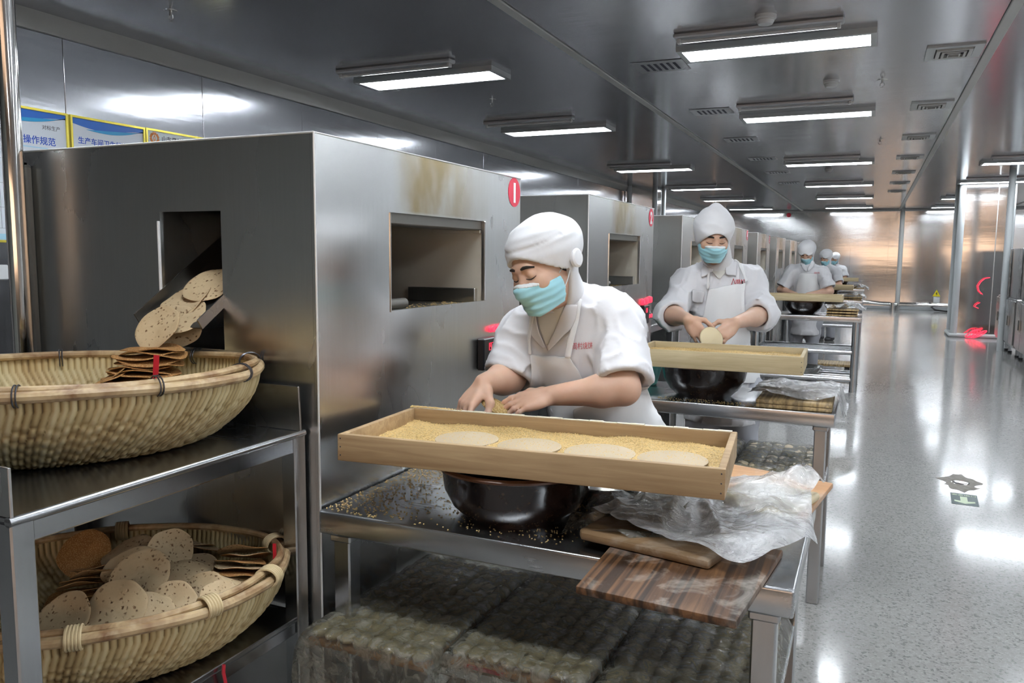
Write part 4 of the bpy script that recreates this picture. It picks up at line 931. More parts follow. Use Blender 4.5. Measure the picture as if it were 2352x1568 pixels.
def film1(U, V):
    # quadrilateral from the left tip to the torn right corner hanging off the table
    P = np.stack([U, V], -1)
    A, B, Cc, Dd = np.array([-0.545,1.66]), np.array([-0.215,1.515]), np.array([-0.085,2.16]), np.array([-0.40,2.12])
    S = U[..., None]; T = V[..., None]
    XY = (1-S)*(1-T)*A + S*(1-T)*B + S*T*Cc + (1-S)*T*Dd
    XY = XY + 0.02*np.stack([vnoise(P, 1, 5), vnoise(P, 2, 5)], -1)*np.minimum(1, 4*np.minimum(U, V))[..., None]
    base = TZ+0.052+0.022*np.clip(1-((XY[..., 0]+0.215)**2/0.016+(XY[..., 1]-2.03)**2/0.03), 0, 1)
    c = crease(P*np.array([1.0, 2.2]), 5, 9.0)*0.012 + crease(P, 8, 22.0)*0.005 + vnoise(P, 4, 7)*0.008
    flap = np.clip((U-0.72)/0.28, 0, 1)*np.clip(1-np.abs(V-0.35)/0.45, 0, 1)
    XY[..., 0] += 0.09*flap; XY[..., 1] += 0.02*flap
    Z = base+np.maximum(c, -0.006)
    Z = Z - 0.11*np.clip((XY[..., 0]+0.098)/0.07, 0, 1)**1.2 - 0.02*flap
    Z = np.maximum(Z, np.where(XY[..., 0] < -0.1, TZ+0.038, 0.0))
    # peak at the back right corner
    Z = Z + 0.05*np.exp(-(((U-0.85)**2+(V-0.93)**2)/0.012))
    return XY[..., 0], XY[..., 1], Z
film('plastic_film', 'crumpled clear plastic sheet heaped over the boards on the front table', (0, 1, 110), (0, 1, 90), film1, M['film_white'], group='plastic sheets')
def film1b(U, V):
    P = np.stack([U, V], -1); X = -0.60+0.24*U+0.01*vnoise(P, 3, 5); Y = 1.62+0.30*V+0.06*U*(V-0.5)+0.01*vnoise(P, 6, 5)
    Z = TZ+0.038+0.014*crease(P, 15, 8)+0.01*vnoise(P, 16, 9); Z = np.where(X < -0.555, Z-0.25*(-0.555-X), Z)
    return X, Y, Z
film('plastic_film', 'filmy tongue of plastic trailing left over the oak board', (0, 1, 50), (0, 1, 50), film1b, M['film'], group='plastic sheets')

# boards of dough balls under film, on the shelves
def ball_mesh(seed):
    rs = np.random.RandomState(seed); m = MB(); m.lathe([(0,0)]+[(0.0185*math.sin(q)*(1.02), 0.0145-0.0145*math.cos(q)) for q in np.linspace(0.35, 2.9, 8)]+[(0,0.029)], 14)
    for v in m.bm.verts: v.co *= 1+0.05*rs.randn()*0.6
    o = m.build('dough_ball', M['dough'], None, 4.0); me = o.data; bpy.data.objects.remove(o); return me
BALL = [ball_mesh(s) for s in range(3)]
ORN = ['first', 'second', 'third', 'fourth', 'fifth', 'sixth', 'seventh', 'eighth', 'ninth']
SHORT = {'leftmost under the front table': 'leftmost board', 'in the middle under the front table': 'middle board', 'rightmost under the front table': 'rightmost board', 'at the aisle side under the second table': 'aisle board, second table', 'near the oven under the second table': 'oven board, second table'}
def dough_board(which, x0, x1, y0, y1, z, nx, ny, sh=0.0, bm='board3', group='trays of dough balls', drape=0.03, front=0.05, drop=0.075):
    tb = slab('dough_board', 'wooden board of dough balls, '+which, [(x0,y0), (x1,y0), (x1+sh,y1), (x0+sh,y1)], z, z+0.014, M[bm], group='dough boards')
    for i in range(nx):
        for j in range(ny):
            o = bpy.data.objects.new('dough_ball', BALL[(i+j*2) % 3]); col.objects.link(o)
            fx = (i+0.5)/nx; fy = (j+0.5)/ny
            o.location = (x0+(x1-x0)*fx+sh*fy+random.uniform(-.0015,.0015), y0+0.004+(y1-y0-0.008)*fy+random.uniform(-.0015,.0015), z+0.0145)
            sx = (x1-x0)/nx/0.0378; sy = (y1-y0)/ny/0.0378
            o.scale = (sx*1.16, sy*1.16, min(sx, sy)*random.uniform(0.76,0.82)); o.rotation_euler = (0,0,0)
            row = '%s from the oven side in the %s row' % (ORN[i], ['front', 'second', 'third', 'fourth', 'fifth', 'sixth', 'seventh', 'eighth', 'ninth', 'back'][j])
            tag(o, 'dough ball %s, %s' % (row, SHORT[which]), 'dough ball', 'dough balls on the board '+which)
    rs = 13+int(abs(x0)*100)
    def f(U, V):
        P = np.stack([U*(x1-x0)*3, V*(y1-y0)*3], -1)
        X = x0-drape+(x1-x0+2*drape)*U+sh*np.clip(V, 0, 1); Y = y0-front+(y1-y0+front+0.02)*V
        bump = 0.0015*np.sin(np.clip((X-x0-sh*V)/(x1-x0), 0, 1)*PI*2*nx-PI/2)+0.0015*np.sin(np.clip((Y-y0)/(y1-y0), 0, 1)*PI*2*ny-PI/2)
        Z = z+0.044+bump+0.003*crease(P, rs, 16)+0.002*vnoise(P, rs+1, 26)
        out = np.maximum(np.maximum(x0+sh*V-X, X-x1-sh*V), 0)/max(drape, 1e-3); of = np.clip((y0-Y)/front, 0, 1)
        Z = Z-0.045*np.clip(out, 0, 1)**1.5-drop*of**1.3; Y = np.where(of > 0, y0-0.012-(0.03*of)*(1+0.6*vnoise(P, rs+3, 6)), Y)
        return X, Y, Z
    film('plastic_film', 'clear film spread over the dough balls, '+which, (0, 1, 70), (0, 1, 90), f, M['film'], group='plastic sheets over dough')
dough_board('leftmost under the front table', -1.195, -0.872, 1.47, 2.02, 0.515, 8, 10, 0.03, front=0.07, drop=0.15)
dough_board('in the middle under the front table', -0.838, -0.515, 1.53, 2.04, 0.515, 8, 9, 0.02)
dough_board('rightmost under the front table', -0.480, -0.165, 1.50, 2.04, 0.515, 7, 9, 0.0)
dough_board('at the aisle side under the second table', -0.505, -0.185, 3.52, 4.02, 0.505, 6, 6, 0.0, bm='board2', front=0.03)
dough_board('near the oven under the second table', -0.87, -0.545, 3.55, 4.02, 0.505, 6, 6, 0.0, bm='board2', front=0.03)
for k, (x0, x1) in enumerate(((-1.19, -0.87), (-0.835, -0.515), (-0.475, -0.17))):
    slab('board_rest', ['pair of battens under the leftmost dough board', 'battens under the middle dough board', 'battens under the rightmost dough board'][k], [(x0+0.02,1.60), (x1-0.02,1.60), (x1-0.02,1.98), (x0+0.02,1.98)], 0.4905, 0.5145, M['board2'], 'board', 'board rests')
for k, (x0, x1) in enumerate(((-0.49, -0.2), (-0.855, -0.56))):
    slab('board_rest', ['batten under the aisle-side dough board of the second table', 'batten under the oven-side dough board of the second table'][k], [(x0,3.56), (x1,3.56), (x1,3.92), (x0,3.92)], 0.4905, 0.5045, M['board2'], 'board', 'board rests')
tag(box_obj('red_tape', (-0.80, 1.5265, 0.518), (-0.70, 1.5285, 0.527), M['red_plastic'], bev=0), 'red tape on the front edge of the middle dough board', 'tape')
slab('wooden_board', 'brown board lying on the lowest shelf under the front table', [(-1.10,1.62), (-0.25,1.62), (-0.25,2.08), (-1.10,2.08)], 0.1605, 0.178, M['board'], group='wooden boards')

# second table
bowl('dark glazed basin carrying the tray of the second table', (-0.675, 3.655, TZ+0.0005), 0.20, 0.155, 0.125)
tr2, W, D, th = tray('pale wooden tray on the second table, under the working hands', -0.93, -0.235, 3.37, 3.73, TZ+0.157, 0.075, M['tray_wood2'], math.radians(1.5))
bed('golden sesame seeds in the tray of the second table', tr2, W, D, th, 0.045, 3500, [])
n = 260; o = seeds_on('scattered_seed', np.stack([rnd(n, -0.85, -0.36), rnd(n, 3.45, 3.53), np.full(n, TZ+0.0006)], 1), M['seed'], None, 0.0021); tag(o, 'sesame seeds along the front edge of the second table', 'sesame')
tb = thing('plastic_tub', 'teal plastic tub beside the basin on the second table', 'tub', (-1.02, 3.84, TZ+0.0005))
MB().lathe([(0,0),(0.075,0),(0.08,0.004),(0.105,0.095),(0.112,0.096),(0.110,0.10),(0.101,0.098),(0.076,0.008),(0,0.006)], 32, sx=1.0, sy=0.9).build('body', M['teal'], tb)
for k in range(2):
    slab('wooden_board', ['lower light striped board at the aisle end of the second table', 'upper light striped board at the aisle end of the second table'][k], [(-0.418,3.452), (-0.118,3.458), (-0.122,3.90), (-0.42,3.90)], TZ+0.001+0.0175*k, TZ+0.0175+0.0175*k, M['board4'], group='wooden boards')
def film2(U, V):
    P = np.stack([U, V], -1); X = -0.46+0.385*U+0.008*vnoise(P, 23, 5); Y = 3.49+0.44*V+0.012*vnoise(P, 24, 5)
    Z = TZ+0.050+0.014*crease(P*np.array([1, 2.0]), 25, 9)+0.006*crease(P, 26, 20)+0.006*vnoise(P, 27, 8)
    Z = np.where(X < -0.43, Z-0.5*(-0.43-X), Z)-0.10*np.clip((X+0.105)/0.03, 0, 1)**1.5
    return X, Y, Z
film('plastic_film', 'crumpled plastic sheet on the boards of the second table', (0, 1, 80), (0, 1, 70), film2, M['film_white'], group='plastic sheets')
# square wicker crate glimpsed under the second table
t = thing('wicker_crate', 'wicker crate under the oven end of the second table', 'crate', (-1.05, 4.22, 0.0))
for (a, b) in (((-0.16,-0.12), (0.16,-0.12)), ((0.16,-0.12), (0.16,0.12)), ((0.16,0.12), (-0.16,0.12)), ((-0.16,0.12), (-0.16,-0.12))):
    m = MB()
    for k in range(15):
        f = (k+0.5)/15; x, y = a[0]+(b[0]-a[0])*f, a[1]+(b[1]-a[1])*f; m.tube([(x*0.9, y*0.9, 0.005), (x, y, 0.40)], 0.0085, 6)
    m.build('wicker_side', M['rattan'], t)
MB().tube([(-0.165,-0.125,0.4), (0.165,-0.125,0.4), (0.165,0.125,0.4), (-0.165,0.125,0.4)], 0.013, 8, closed=True).build('rim', M['rattan'], t)
MB().box((-0.14,-0.1,0.0), (0.14,0.1,0.012)).build('base', M['rattan'], t)

# farther tables
for k, (lab, yb, xo) in enumerate((('third', 9.62, -0.69), ('fourth', 13.25, -0.66), ('farthest', 18.2, -0.66))):
    bowl('dark glazed basin on the %s table' % lab, (xo, yb, TZ+0.0005), 0.22, 0.15, 0.13)
    trk, W, D, th = tray('wooden tray resting on the basin of the %s table' % lab, xo-0.42, xo+0.42, yb-0.24, yb+0.16, TZ+0.152, 0.07, M['tray_wood2'])
    bed('sesame seeds in the tray of the %s table' % lab, trk, W, D, th, 0.03, 300, [])
    for i in range((3, 2, 1)[k]):
        slab('wooden_board', ['lowest', 'middle', 'top'][i]+' board of the pile at the aisle end of the %s table' % lab, [(-0.43,yb-0.28+0.02*i), (-0.12+0.01*i,yb-0.28), (-0.12,yb+0.10), (-0.43,yb+0.10)], TZ+0.001+0.03*i, TZ+0.017+0.03*i, M['board4'], group='wooden boards', bev=0.003)
    zz = TZ+0.018+0.03*(2-k)
    def ff(U, V, yb=yb, zz=zz, k=k):
        P = np.stack([U, V], -1); X = -0.45+0.40*U+0.015*vnoise(P, 33+k, 5); Y = yb-0.28+0.40*V
        Z = zz+0.035+0.03*crease(P*np.array([1, 2.0]), 35+k, 9)+0.012*vnoise(P, 37, 8); return X, Y, Z-0.04*np.clip((X+0.11)/0.05, 0, 1)
    film('plastic_film', 'white crumpled plastic on the boards of the %s table' % lab, (0, 1, 40), (0, 1, 30), ff, M['film_white'], group='plastic sheets')
pan = thing('metal_pan', 'wide metal pan on the bottom rails of the third table', 'pan', (-0.66, 9.62, 0.158))
MB().lathe([(0,0),(0.17,0),(0.22,0.06),(0.232,0.062),(0.23,0.066),(0.215,0.06),(0.165,0.006),(0,0.005)], 32).build('body', M['aluminium'], pan)
d = thing('wheeled_dolly', 'low wooden dolly on black castors behind the third table', 'dolly', (-0.42, 10.9, 0))
MB().box((-0.26,-0.2,0.095), (0.26,0.2,0.125), 0.006).build('deck', M['board4'], d)
for sx in (-1, 1):
    for sy in (-1, 1):
        MB().cyl((sx*0.2-0.02, sy*0.15, 0.045), (sx*0.2+0.02, sy*0.15, 0.045), 0.045, 16).box((sx*0.2-0.03, sy*0.15-0.015, 0.05), (sx*0.2+0.03, sy*0.15+0.015, 0.095)).build('castor', M['black'], d)

# floor sign and drain
g = thing('floor_sign', 'dark green evacuation sign with a pale arrow on the aisle floor', 'sign', (0.585, 5.42, 0.0), (0,0,math.radians(-3)))
M['sign_green'] = plain('sign_green', (0.035,0.07,0.07), 0.35); M['sign_pale'] = plain('sign_pale', (0.62,0.72,0.52), 0.4)
MB().box((-0.072,-0.128,0.0002), (0.072,0.128,0.0012)).build('plate', M['sign_green'], g)
MB().prism([(-0.022,0.055), (0.016,0.055), (0.016,-0.045), (0.055,-0.035), (0.055,-0.065), (0.0,-0.10), (-0.055,-0.065), (-0.055,-0.035), (-0.022,-0.045)], 0.0012, 0.0017).build('arrow', M['sign_pale'], g)
text_mesh('lettering', '安全出口', 0.034, M['sign_pale'], g, Matrix.Translation((0, 0.078, 0.0014)), 'CENTER', extrude=0.0002, bold=0.0006)
dr = thing('floor_drain', 'round steel floor drain set in a patch of rough cement', 'drain', (0.60, 5.83, 0))
def cement():
    t = NT('rough_cement'); n = t.noise(t.coord((1,1,1)), 30, 4); c = t.mix(t.rng(n, 0, 1, 0.3, 0.7), (0.20,0.18,0.155), (0.32,0.30,0.27)); t.set(Base_Color=c, Roughness=0.8); return t.m
M['cement'] = cement()
MB().prism([((0.105+0.02*math.sin(5*q)+0.015*math.sin(9*q+1))*math.cos(q)*1.05, (0.20+0.03*math.sin(4*q+2)+0.02*math.sin(11*q))*math.sin(q)) for q in np.linspace(0, 2*PI, 49)[:-1]], 0.0002, 0.001).build('cement_patch', M['cement'], dr)
MB().lathe([(0,0.004),(0.03,0.0045),(0.042,0.004),(0.052,0.0025),(0.055,0.0012),(0.055,0.0008)], 28).build('cover', M['chrome'], dr)

# ------------------------------------------------------------------ people: smooth implicit bodies
def skin_mat():
    t = NT('skin'); n = t.noise(t.coord((1,1,1)), 18, 3); c = t.mix(t.rng(n, 0, 1, 0.3, 0.7), (0.66,0.40,0.28), (0.72,0.47,0.34))
    t.set(Base_Color=c, Roughness=0.5, Subsurface_Weight=0.15, Subsurface_Radius=(0.012,0.005,0.003)); return t.m
M['skin'] = skin_mat()
def cloth_mat(name, colr, rough=0.75, bs=0.25):
    t = NT(name); n = t.noise(t.coord((1,1,0.6)), 13, 2, 0.45, 0.3); t.set(Base_Color=colr, Roughness=rough, Sheen_Weight=0.1); t.bump(n, bs, 0.010); return t.m
M['cloth'] = cloth_mat('white_cotton', (0.74,0.735,0.755)); M['apron'] = cloth_mat('white_vinyl', (0.82,0.82,0.82), 0.4, 0.3)
M['hood'] = cloth_mat('white_hood', (0.80,0.80,0.815), 0.8, 0.3); M['trousers'] = cloth_mat('grey_trousers', (0.42,0.43,0.47))
M['mask'] = cloth_mat('blue_mask', (0.40,0.76,0.86), 0.7, 0.1); M['maskband'] = plain('mask_band', (0.80,0.84,0.85), 0.7)
M['hair'] = plain('dark_hair', (0.015,0.011,0.010), 0.45); M['knit'] = cloth_mat('ivory_knit', (0.74,0.73,0.68)); M['shoe'] = plain('dark_shoe', (0.05,0.05,0.055), 0.5)
M['logo_red'] = plain('logo_red', (0.62,0.04,0.06), 0.6)

class Sdf:
    def __init__(s, lo, hi, h):
        s.h = h; s.o = np.array(lo, float)-3*h; n = np.ceil((np.array(hi, float)-s.o)/h).astype(int)+4; s.D = np.full(n, 0.5, np.float32)
    def sub(s, lo, hi):
        a = np.clip(np.floor((np.array(lo)-s.o)/s.h).astype(int), 0, np.array(s.D.shape)); b = np.clip(np.ceil((np.array(hi)-s.o)/s.h).astype(int)+1, 0, np.array(s.D.shape))
        if np.any(b <= a): return None, None
        sl = tuple(slice(p, q) for p, q in zip(a, b)); g = np.meshgrid(*[s.o[k]+s.h*np.arange(a[k], b[k]) for k in range(3)], indexing='ij')
        return sl, np.stack(g, -1)
    def put(s, sl, d, k, op):
        A = s.D[sl]
        if op == 'add':
            if k > 0: hh = np.maximum(k-np.abs(A-d), 0)/k; s.D[sl] = np.minimum(A, d)-hh*hh*k*0.25
            else: s.D[sl] = np.minimum(A, d)
        else:
            d = -d
            if k > 0: hh = np.maximum(k-np.abs(A-d), 0)/k; s.D[sl] = np.maximum(A, d)+hh*hh*k*0.25
            else: s.D[sl] = np.maximum(A, d)
    def cone(s, a, b, ra, rb, k=0.02, op='add'):
        a = np.array(a, float); b = np.array(b, float); m = max(ra, rb)+k+2*s.h+0.02
        sl, P = s.sub(np.minimum(a, b)-m, np.maximum(a, b)+m)
        if sl is None: return s
        ab = b-a; t = np.clip(((P-a)@ab)/max(ab@ab, 1e-9), 0, 1); d = np.linalg.norm(P-a-t[..., None]*ab, axis=-1)-(ra+(rb-ra)*t)
        s.put(sl, d, k, op); return s
    def chain(s, pts, rs, k=0.02):
        for a, b, r, q in zip(pts[:-1], pts[1:], rs[:-1], rs[1:]): s.cone(a, b, r, q, k)
        return s
    def ell(s, c, r, axes=None, k=0.02, op='add'):
        c = np.array(c, float); r = np.array(r, float); m = r.max()+k+2*s.h+0.02; sl, P = s.sub(c-m, c+m)
        if sl is None: return s
        q = P-c
        if axes is not None: q = q@np.array([list(v) for v in axes]).T
        k0 = np.linalg.norm(q/r, axis=-1); k1 = np.maximum(np.linalg.norm(q/(r*r), axis=-1), 1e-6); s.put(sl, k0*(k0-1)/k1, k, op); return s
    def grid(s):
        g = np.meshgrid(*[s.o[k]+s.h*np.arange(s.D.shape[k]) for k in range(3)], indexing='ij'); return np.stack(g, -1)
    def halfspace(s, p, n, k=0.0):      # keep the side the normal points away from
        P = s.grid(); d = (P-np.array(p, float))@np.array(n, float); s.put(tuple([slice(None)]*3), -d, k, 'cut'); return s
    def disp(s, fn, band=0.03):
        m = np.abs(s.D) < band; idx = np.argwhere(m); P = s.o+idx*s.h; s.D[m] += fn(P).astype(np.float32); return s
    def mesh(s):
        D = s.D; h = s.h; S = D < 0; n = np.array(D.shape)-1; c = np.zeros(n, np.int8)
        offs = [(i, j, k) for i in (0, 1) for j in (0, 1) for k in (0, 1)]
        for (i, j, k) in offs: c += S[i:i+n[0], j:j+n[1], k:k+n[2]]
        act = (c > 0) & (c < 8); idx = np.argwhere(act); vid = np.full(n, -1, np.int64); vid[act] = np.arange(len(idx))
        acc = np.zeros((len(idx), 3)); cnt = np.zeros(len(idx))
        for a in offs:
            for ax_ in range(3):
                if a[ax_]: continue
                b = list(a); b[ax_] = 1
                va = D[idx[:,0]+a[0], idx[:,1]+a[1], idx[:,2]+a[2]]; vb = D[idx[:,0]+b[0], idx[:,1]+b[1], idx[:,2]+b[2]]
                cr = (va < 0) != (vb < 0); t = np.where(cr, va/np.where(cr, va-vb, 1), 0)
                p = np.array(a, float)[None]+np.outer(t, np.eye(3)[ax_]); acc += p*cr[:, None]; cnt += cr
        V = s.o+(idx+acc/np.maximum(cnt, 1)[:, None])*h; F = []
        for ax_ in range(3):
            u, w = (ax_+1) % 3, (ax_+2) % 3
            A = [slice(1, -1)]*3; B = [slice(1, -1)]*3; A[ax_] = slice(0, -1); B[ax_] = slice(1, None)
            sa, sb = S[tuple(A)], S[tuple(B)]; e = np.argwhere(sa != sb); flip = sa[tuple(e.T)]
            e = e+1; e[:, ax_] -= 1
            def cell(du, dw):
                q = e.copy(); q[:, u] += du; q[:, w] += dw; return vid[q[:,0], q[:,1], q[:,2]]
            Q = np.stack([cell(-1,-1), cell(0,-1), cell(0,0), cell(-1,0)], 1); Q[~flip] = Q[~flip][:, ::-1]; F.append(Q)
        F = np.concatenate(F); F = F[(F >= 0).all(1)]
        return V, F
def join_meshes(parts):
    V = []; F = []; n = 0
    for v, f in parts: V.append(v); F.append(f+n); n += len(v)
    return np.concatenate(V), np.concatenate(F)
def relax(V, F, it=2, lam=0.5):
    V = V.copy()
    E = np.concatenate([F[:, [0,1]], F[:, [1,2]], F[:, [2,3]], F[:, [3,0]]]); E = np.concatenate([E, E[:, ::-1]])
    for _ in range(it):
        S = np.zeros_like(V); C = np.zeros(len(V)); np.add.at(S, E[:,0], V[E[:,1]]); np.add.at(C, E[:,0], 1); V = V+lam*(S/np.maximum(C, 1)[:, None]-V)
    return V
def bvh_of(V, F): return BVHTree.FromPolygons([tuple(v) for v in V], [tuple(f) for f in F])
def a3(v): return np.array([v[0], v[1], v[2]], float)
def vn3(P, seed, f, aniso=None): return vnoise(P if aniso is None else P*aniso, seed, f)

def add_hand(S, wrist, fdir, back, side, curl=(0.5,0.6,0.5), spread=0.10, size=1.0, thumb=(0.5, 0.5), extra=None):
    """palm, four jointed fingers and a thumb; back = direction out of the back of the hand, side = +1/-1 to which side the thumb lies"""
    f = Vector(fdir).normalized(); b = Vector(back); b = (b-f*b.dot(f)).normalized(); w = f.cross(b)*side    # w: towards the thumb
    P = Vector(wrist); s = size
    S.ell(a3(P+f*0.05*s), (0.040*s, 0.052*s, 0.016*s), [w, f, b], 0.012)
    S.cone(a3(P+f*0.02*s+w*0.012*s), a3(P+f*0.085*s+w*0.026*s), 0.016*s, 0.0115*s, 0.012); S.cone(a3(P+f*0.02*s-w*0.012*s), a3(P+f*0.078*s-w*0.028*s), 0.016*s, 0.0105*s, 0.012)
    tips = []
    for k, (o, L, r) in enumerate(((0.029, 0.072, 0.0086), (0.0098, 0.080, 0.0089), (-0.0098, 0.074, 0.0085), (-0.0285, 0.058, 0.0076))):
        c0 = curl[k % len(curl)] if not isinstance(curl[0], (list, tuple)) else curl[k][0]
        cs = (c0, c0*1.1, c0*0.7) if not isinstance(curl[0], (list, tuple)) else curl[k]
        p = P+f*(0.088-0.004*abs(k-1.2))*s+w*o*s+b*0.002; d = (f+w*spread*(o/0.03)).normalized(); ang = 0
        pts = [p]; rs = [r*1.1*s]
        for q, fr in enumerate((0.45, 0.32, 0.23)):
            ang += cs[q]; dd = d*math.cos(ang)-b*math.sin(ang); p = p+dd*L*fr*s; pts.append(p); rs.append(r*(1.0, 0.93, 0.78)[q]*s)
        S.chain([a3(x) for x in pts], rs, 0.004); tips.append(p)
    t0 = P+f*0.022*s+w*0.03*s-b*0.006*s; d1 = (f*0.75+w*(0.75*thumb[0]+0.2)-b*0.45*thumb[1]).normalized(); t1 = t0+d1*0.042*s; d2 = (f*0.95+w*0.25*thumb[0]-b*0.5*thumb[1]).normalized(); t2 = t1+d2*0.033*s; t3 = t2+d2*0.026*s
    S.chain([a3(P+f*0.012*s+w*0.012*s), a3(t0), a3(t1), a3(t2), a3(t3)], [0.016*s, 0.0145*s, 0.0115*s, 0.0102*s, 0.0082*s], 0.010)
    return tips

def person(label, J, o):
    """J: joints in world space; o: options"""
    base = Vector((J['pelvis'].x, J['pelvis'].y, 0)); root = thing('person', label, 'person', base, group='workers at the tables')
    loc = lambda V: V-np.array([base.x, base.y, 0])
    fine = o.get('fine', 1.0); h0 = 0.0042*fine
    F = J['face'].normalized(); U = (J['hup']-F*J['hup'].dot(F)).normalized(); S_ = F.cross(U); H = J['head']; ax3 = [S_, F, U]
    hp = lambda s, f, u: a3(H+S_*s+F*f+U*u)
    # ---- head
    def head_prims(S, full=True):
        S.ell(hp(0,-0.012,0.022), (0.074,0.092,0.098), ax3, 0); S.ell(hp(0,0.026,-0.045), (0.060,0.062,0.078), ax3, 0.04); S.ell(hp(0,0.06,-0.100), (0.026,0.020,0.018), ax3, 0.03)
        if full:
            for s in (-1, 1): S.ell(hp(s*0.040,0.058,-0.030), (0.024,0.022,0.024), ax3, 0.02); S.ell(hp(s*0.031,0.094,0.004), (0.017,0.014,0.011), ax3, 0.012, 'cut'); S.ell(hp(s*0.031,0.0725,0.003), (0.0150,0.0120,0.0115), ax3, 0.004)
            S.cone(hp(-0.026,0.074,0.022), hp(0.026,0.074,0.022), 0.010, 0.010, 0.014)
            S.cone(hp(0,0.082,0.004), hp(0,0.098,-0.030), 0.0075, 0.0115, 0.010); S.ell(hp(0.010,0.086,-0.036), (0.008,0.009,0.007), ax3, 0.006); S.ell(hp(-0.010,0.086,-0.036), (0.008,0.009,0.007), ax3, 0.006)
            S.cone(hp(-0.018,0.080,-0.068), hp(0.018,0.080,-0.068), 0.006, 0.006, 0.008)
        return S
    Sh = Sdf(a3(H)-0.15, a3(H)+0.15, h0*0.8); head_prims(Sh); Sh.cone(hp(0,-0.02,-0.05), a3(J['neck']), 0.052, 0.058, 0.03)
    parts = [Sh.mesh()]
    # ---- arms and hands
    for sd in 'RL':
        a, b, c = J[sd+'sh'], J[sd+'el'], J[sd+'wr']
        lo = np.minimum(np.minimum(a3(a), a3(b)), a3(c))-0.17; hi = np.maximum(np.maximum(a3(a), a3(b)), a3(c))+0.17
        Sa = Sdf(lo, hi, h0); r = o.get('arm', 1.0)
        mid = b+(c-b)*0.3
        Sa.chain([a3(a), a3(b)], [0.052*r, 0.043*r], 0.02); Sa.chain([a3(b), a3(mid), a3(c)], [0.043*r, 0.043*r, 0.028*r], 0.025)
        hd = o['hands'][sd]; add_hand(Sa, c, hd['dir'], hd['back'], hd['side'], hd.get('curl', (0.5,)), hd.get('spread', 0.1), hd.get('size', 1.0), hd.get('thumb', (0.5,0.5)))
        parts.append(Sa.mesh())
    # ---- trunk and legs under the clothes
    pel = J['pelvis']; ch = J['chest']; sp = (J['Lsh']-J['Rsh']).normalized()
    lo = np.minimum(a3(ch), a3(pel))-np.array([0.3,0.3,1.1]); lo[2] = -0.02; hi = np.maximum(a3(ch), a3(pel))+0.32
    Sb = Sdf(lo, hi, 0.014*max(1, fine*0.8)); Sb.chain([a3(J['neck']), a3(ch), a3(J['waist']), a3(pel)], [0.05, 0.105, 0.11, 0.12], 0.05); Sb.cone(a3(J['Rsh']), a3(J['Lsh']), 0.05, 0.05, 0.05)
    for s in 'RL': Sb.chain([a3(J[s+'hip']), a3(J[s+'kn']), a3(J[s+'an'])], [0.075, 0.05, 0.036], 0.03)
    parts.append(Sb.mesh())
    V, Fc = join_meshes(parts); body = mesh_obj('body', loc(V), Fc, M['skin'], root, 4.0)
    # ---- brows and lashes, drawn on the face surface
    hb = bvh_of(*parts[0])
    def on_face(pts, rad, name, mat, off=0.0008):
        q = []
        for (s, u) in pts:
            p0 = Vector(hp(s, 0.20, u)); r_ = hb.ray_cast(p0, -F)
            q.append((r_[0]+F*off if r_[0] else Vector(hp(s, 0.08, u)))-base)
        n = len(q); MB().tube(q, [rad*(0.35+0.65*math.sin(PI*(0.15+0.8*k/(n-1)))) for k in range(n)], 6).build(name, mat, root)
    for s in (-1, 1):
        on_face([(s*0.013,0.0262), (s*0.022,0.0285), (s*0.033,0.0280), (s*0.046,0.0215)], 0.0052, 'eyebrow', M['hair'], 0.001)
        on_face([(s*0.017,-0.0035), (s*0.024,-0.0065), (s*0.032,-0.0075), (s*0.040,-0.0055), (s*0.047,-0.002)], 0.0018, 'eyelash', M['hair'], 0.0006)
    # ---- mask
    Sm = Sdf(a3(H)-0.13, a3(H)+0.14, 0.0028*max(1, fine*0.9)); Sm.ell(hp(0,0.024,-0.047), (0.066,0.071,0.080), ax3, 0); Sm.cone(hp(0,0.074,-0.008), hp(0,0.098,-0.034), 0.012, 0.016, 0.035); Sm.ell(hp(0,0.062,-0.10), (0.030,0.026,0.024), ax3, 0.03)
    P = Sm.grid()-a3(H); s_, f_, u_ = P@a3(S_), P@a3(F), P@a3(U)
    D = np.abs(Sm.D-0.0045+0.0009*np.sin(u_*2*PI/0.021))-0.0031
    topc = -0.010-0.16*np.abs(s_)-2.2*s_*s_; botc = -0.118+4.0*s_*s_
    D = np.maximum(D, u_-topc); D = np.maximum(D, botc-u_); D = np.maximum(D, -f_+0.004+0.10*np.abs(u_+0.06)); full = D.copy()
    Sm.D = D.astype(np.float32); V, Fc = Sm.mesh(); mk = mesh_obj('face_mask', loc(V), Fc, M['mask'], root, 4.0)
    Sm.D = np.maximum(full-0.0012, np.maximum(np.maximum(topc-0.007-u_, u_-topc-0.0012), np.abs(s_)-0.052)).astype(np.float32); V, Fc = Sm.mesh()
    if len(V): mesh_obj('mask_band', loc(V), Fc, M['maskband'], mk, 4.0)
    for s in (-1, 1):
        MB().tube([Vector(hp(s*0.064,0.02,-0.03))-base, Vector(hp(s*0.078,-0.01,-0.012))-base, Vector(hp(s*0.084,-0.03,0.0))-base], 0.0016, 6).tube([Vector(hp(s*0.060,0.022,-0.085))-base, Vector(hp(s*0.076,-0.008,-0.05))-base, Vector(hp(s*0.084,-0.03,-0.02))-base], 0.0016, 6).build('ear_loop', M['maskband'], mk)
    # ---- hood
    pf = o.get('puff', 1.0); hs = o.get('seed', 1)
    So = Sdf(np.minimum(a3(H)-0.19, a3(J['neck'])-0.19), np.maximum(a3(H)+0.19, a3(J['neck'])+0.17), 0.0046*fine)
    So.ell(hp(0,-0.012,0.024), (0.086,0.105,0.104), ax3, 0); So.ell(hp(0,-0.030-0.008*pf,0.046), (0.092+0.015*pf,0.102+0.018*pf,0.088+0.006*pf), ax3, 0.008)
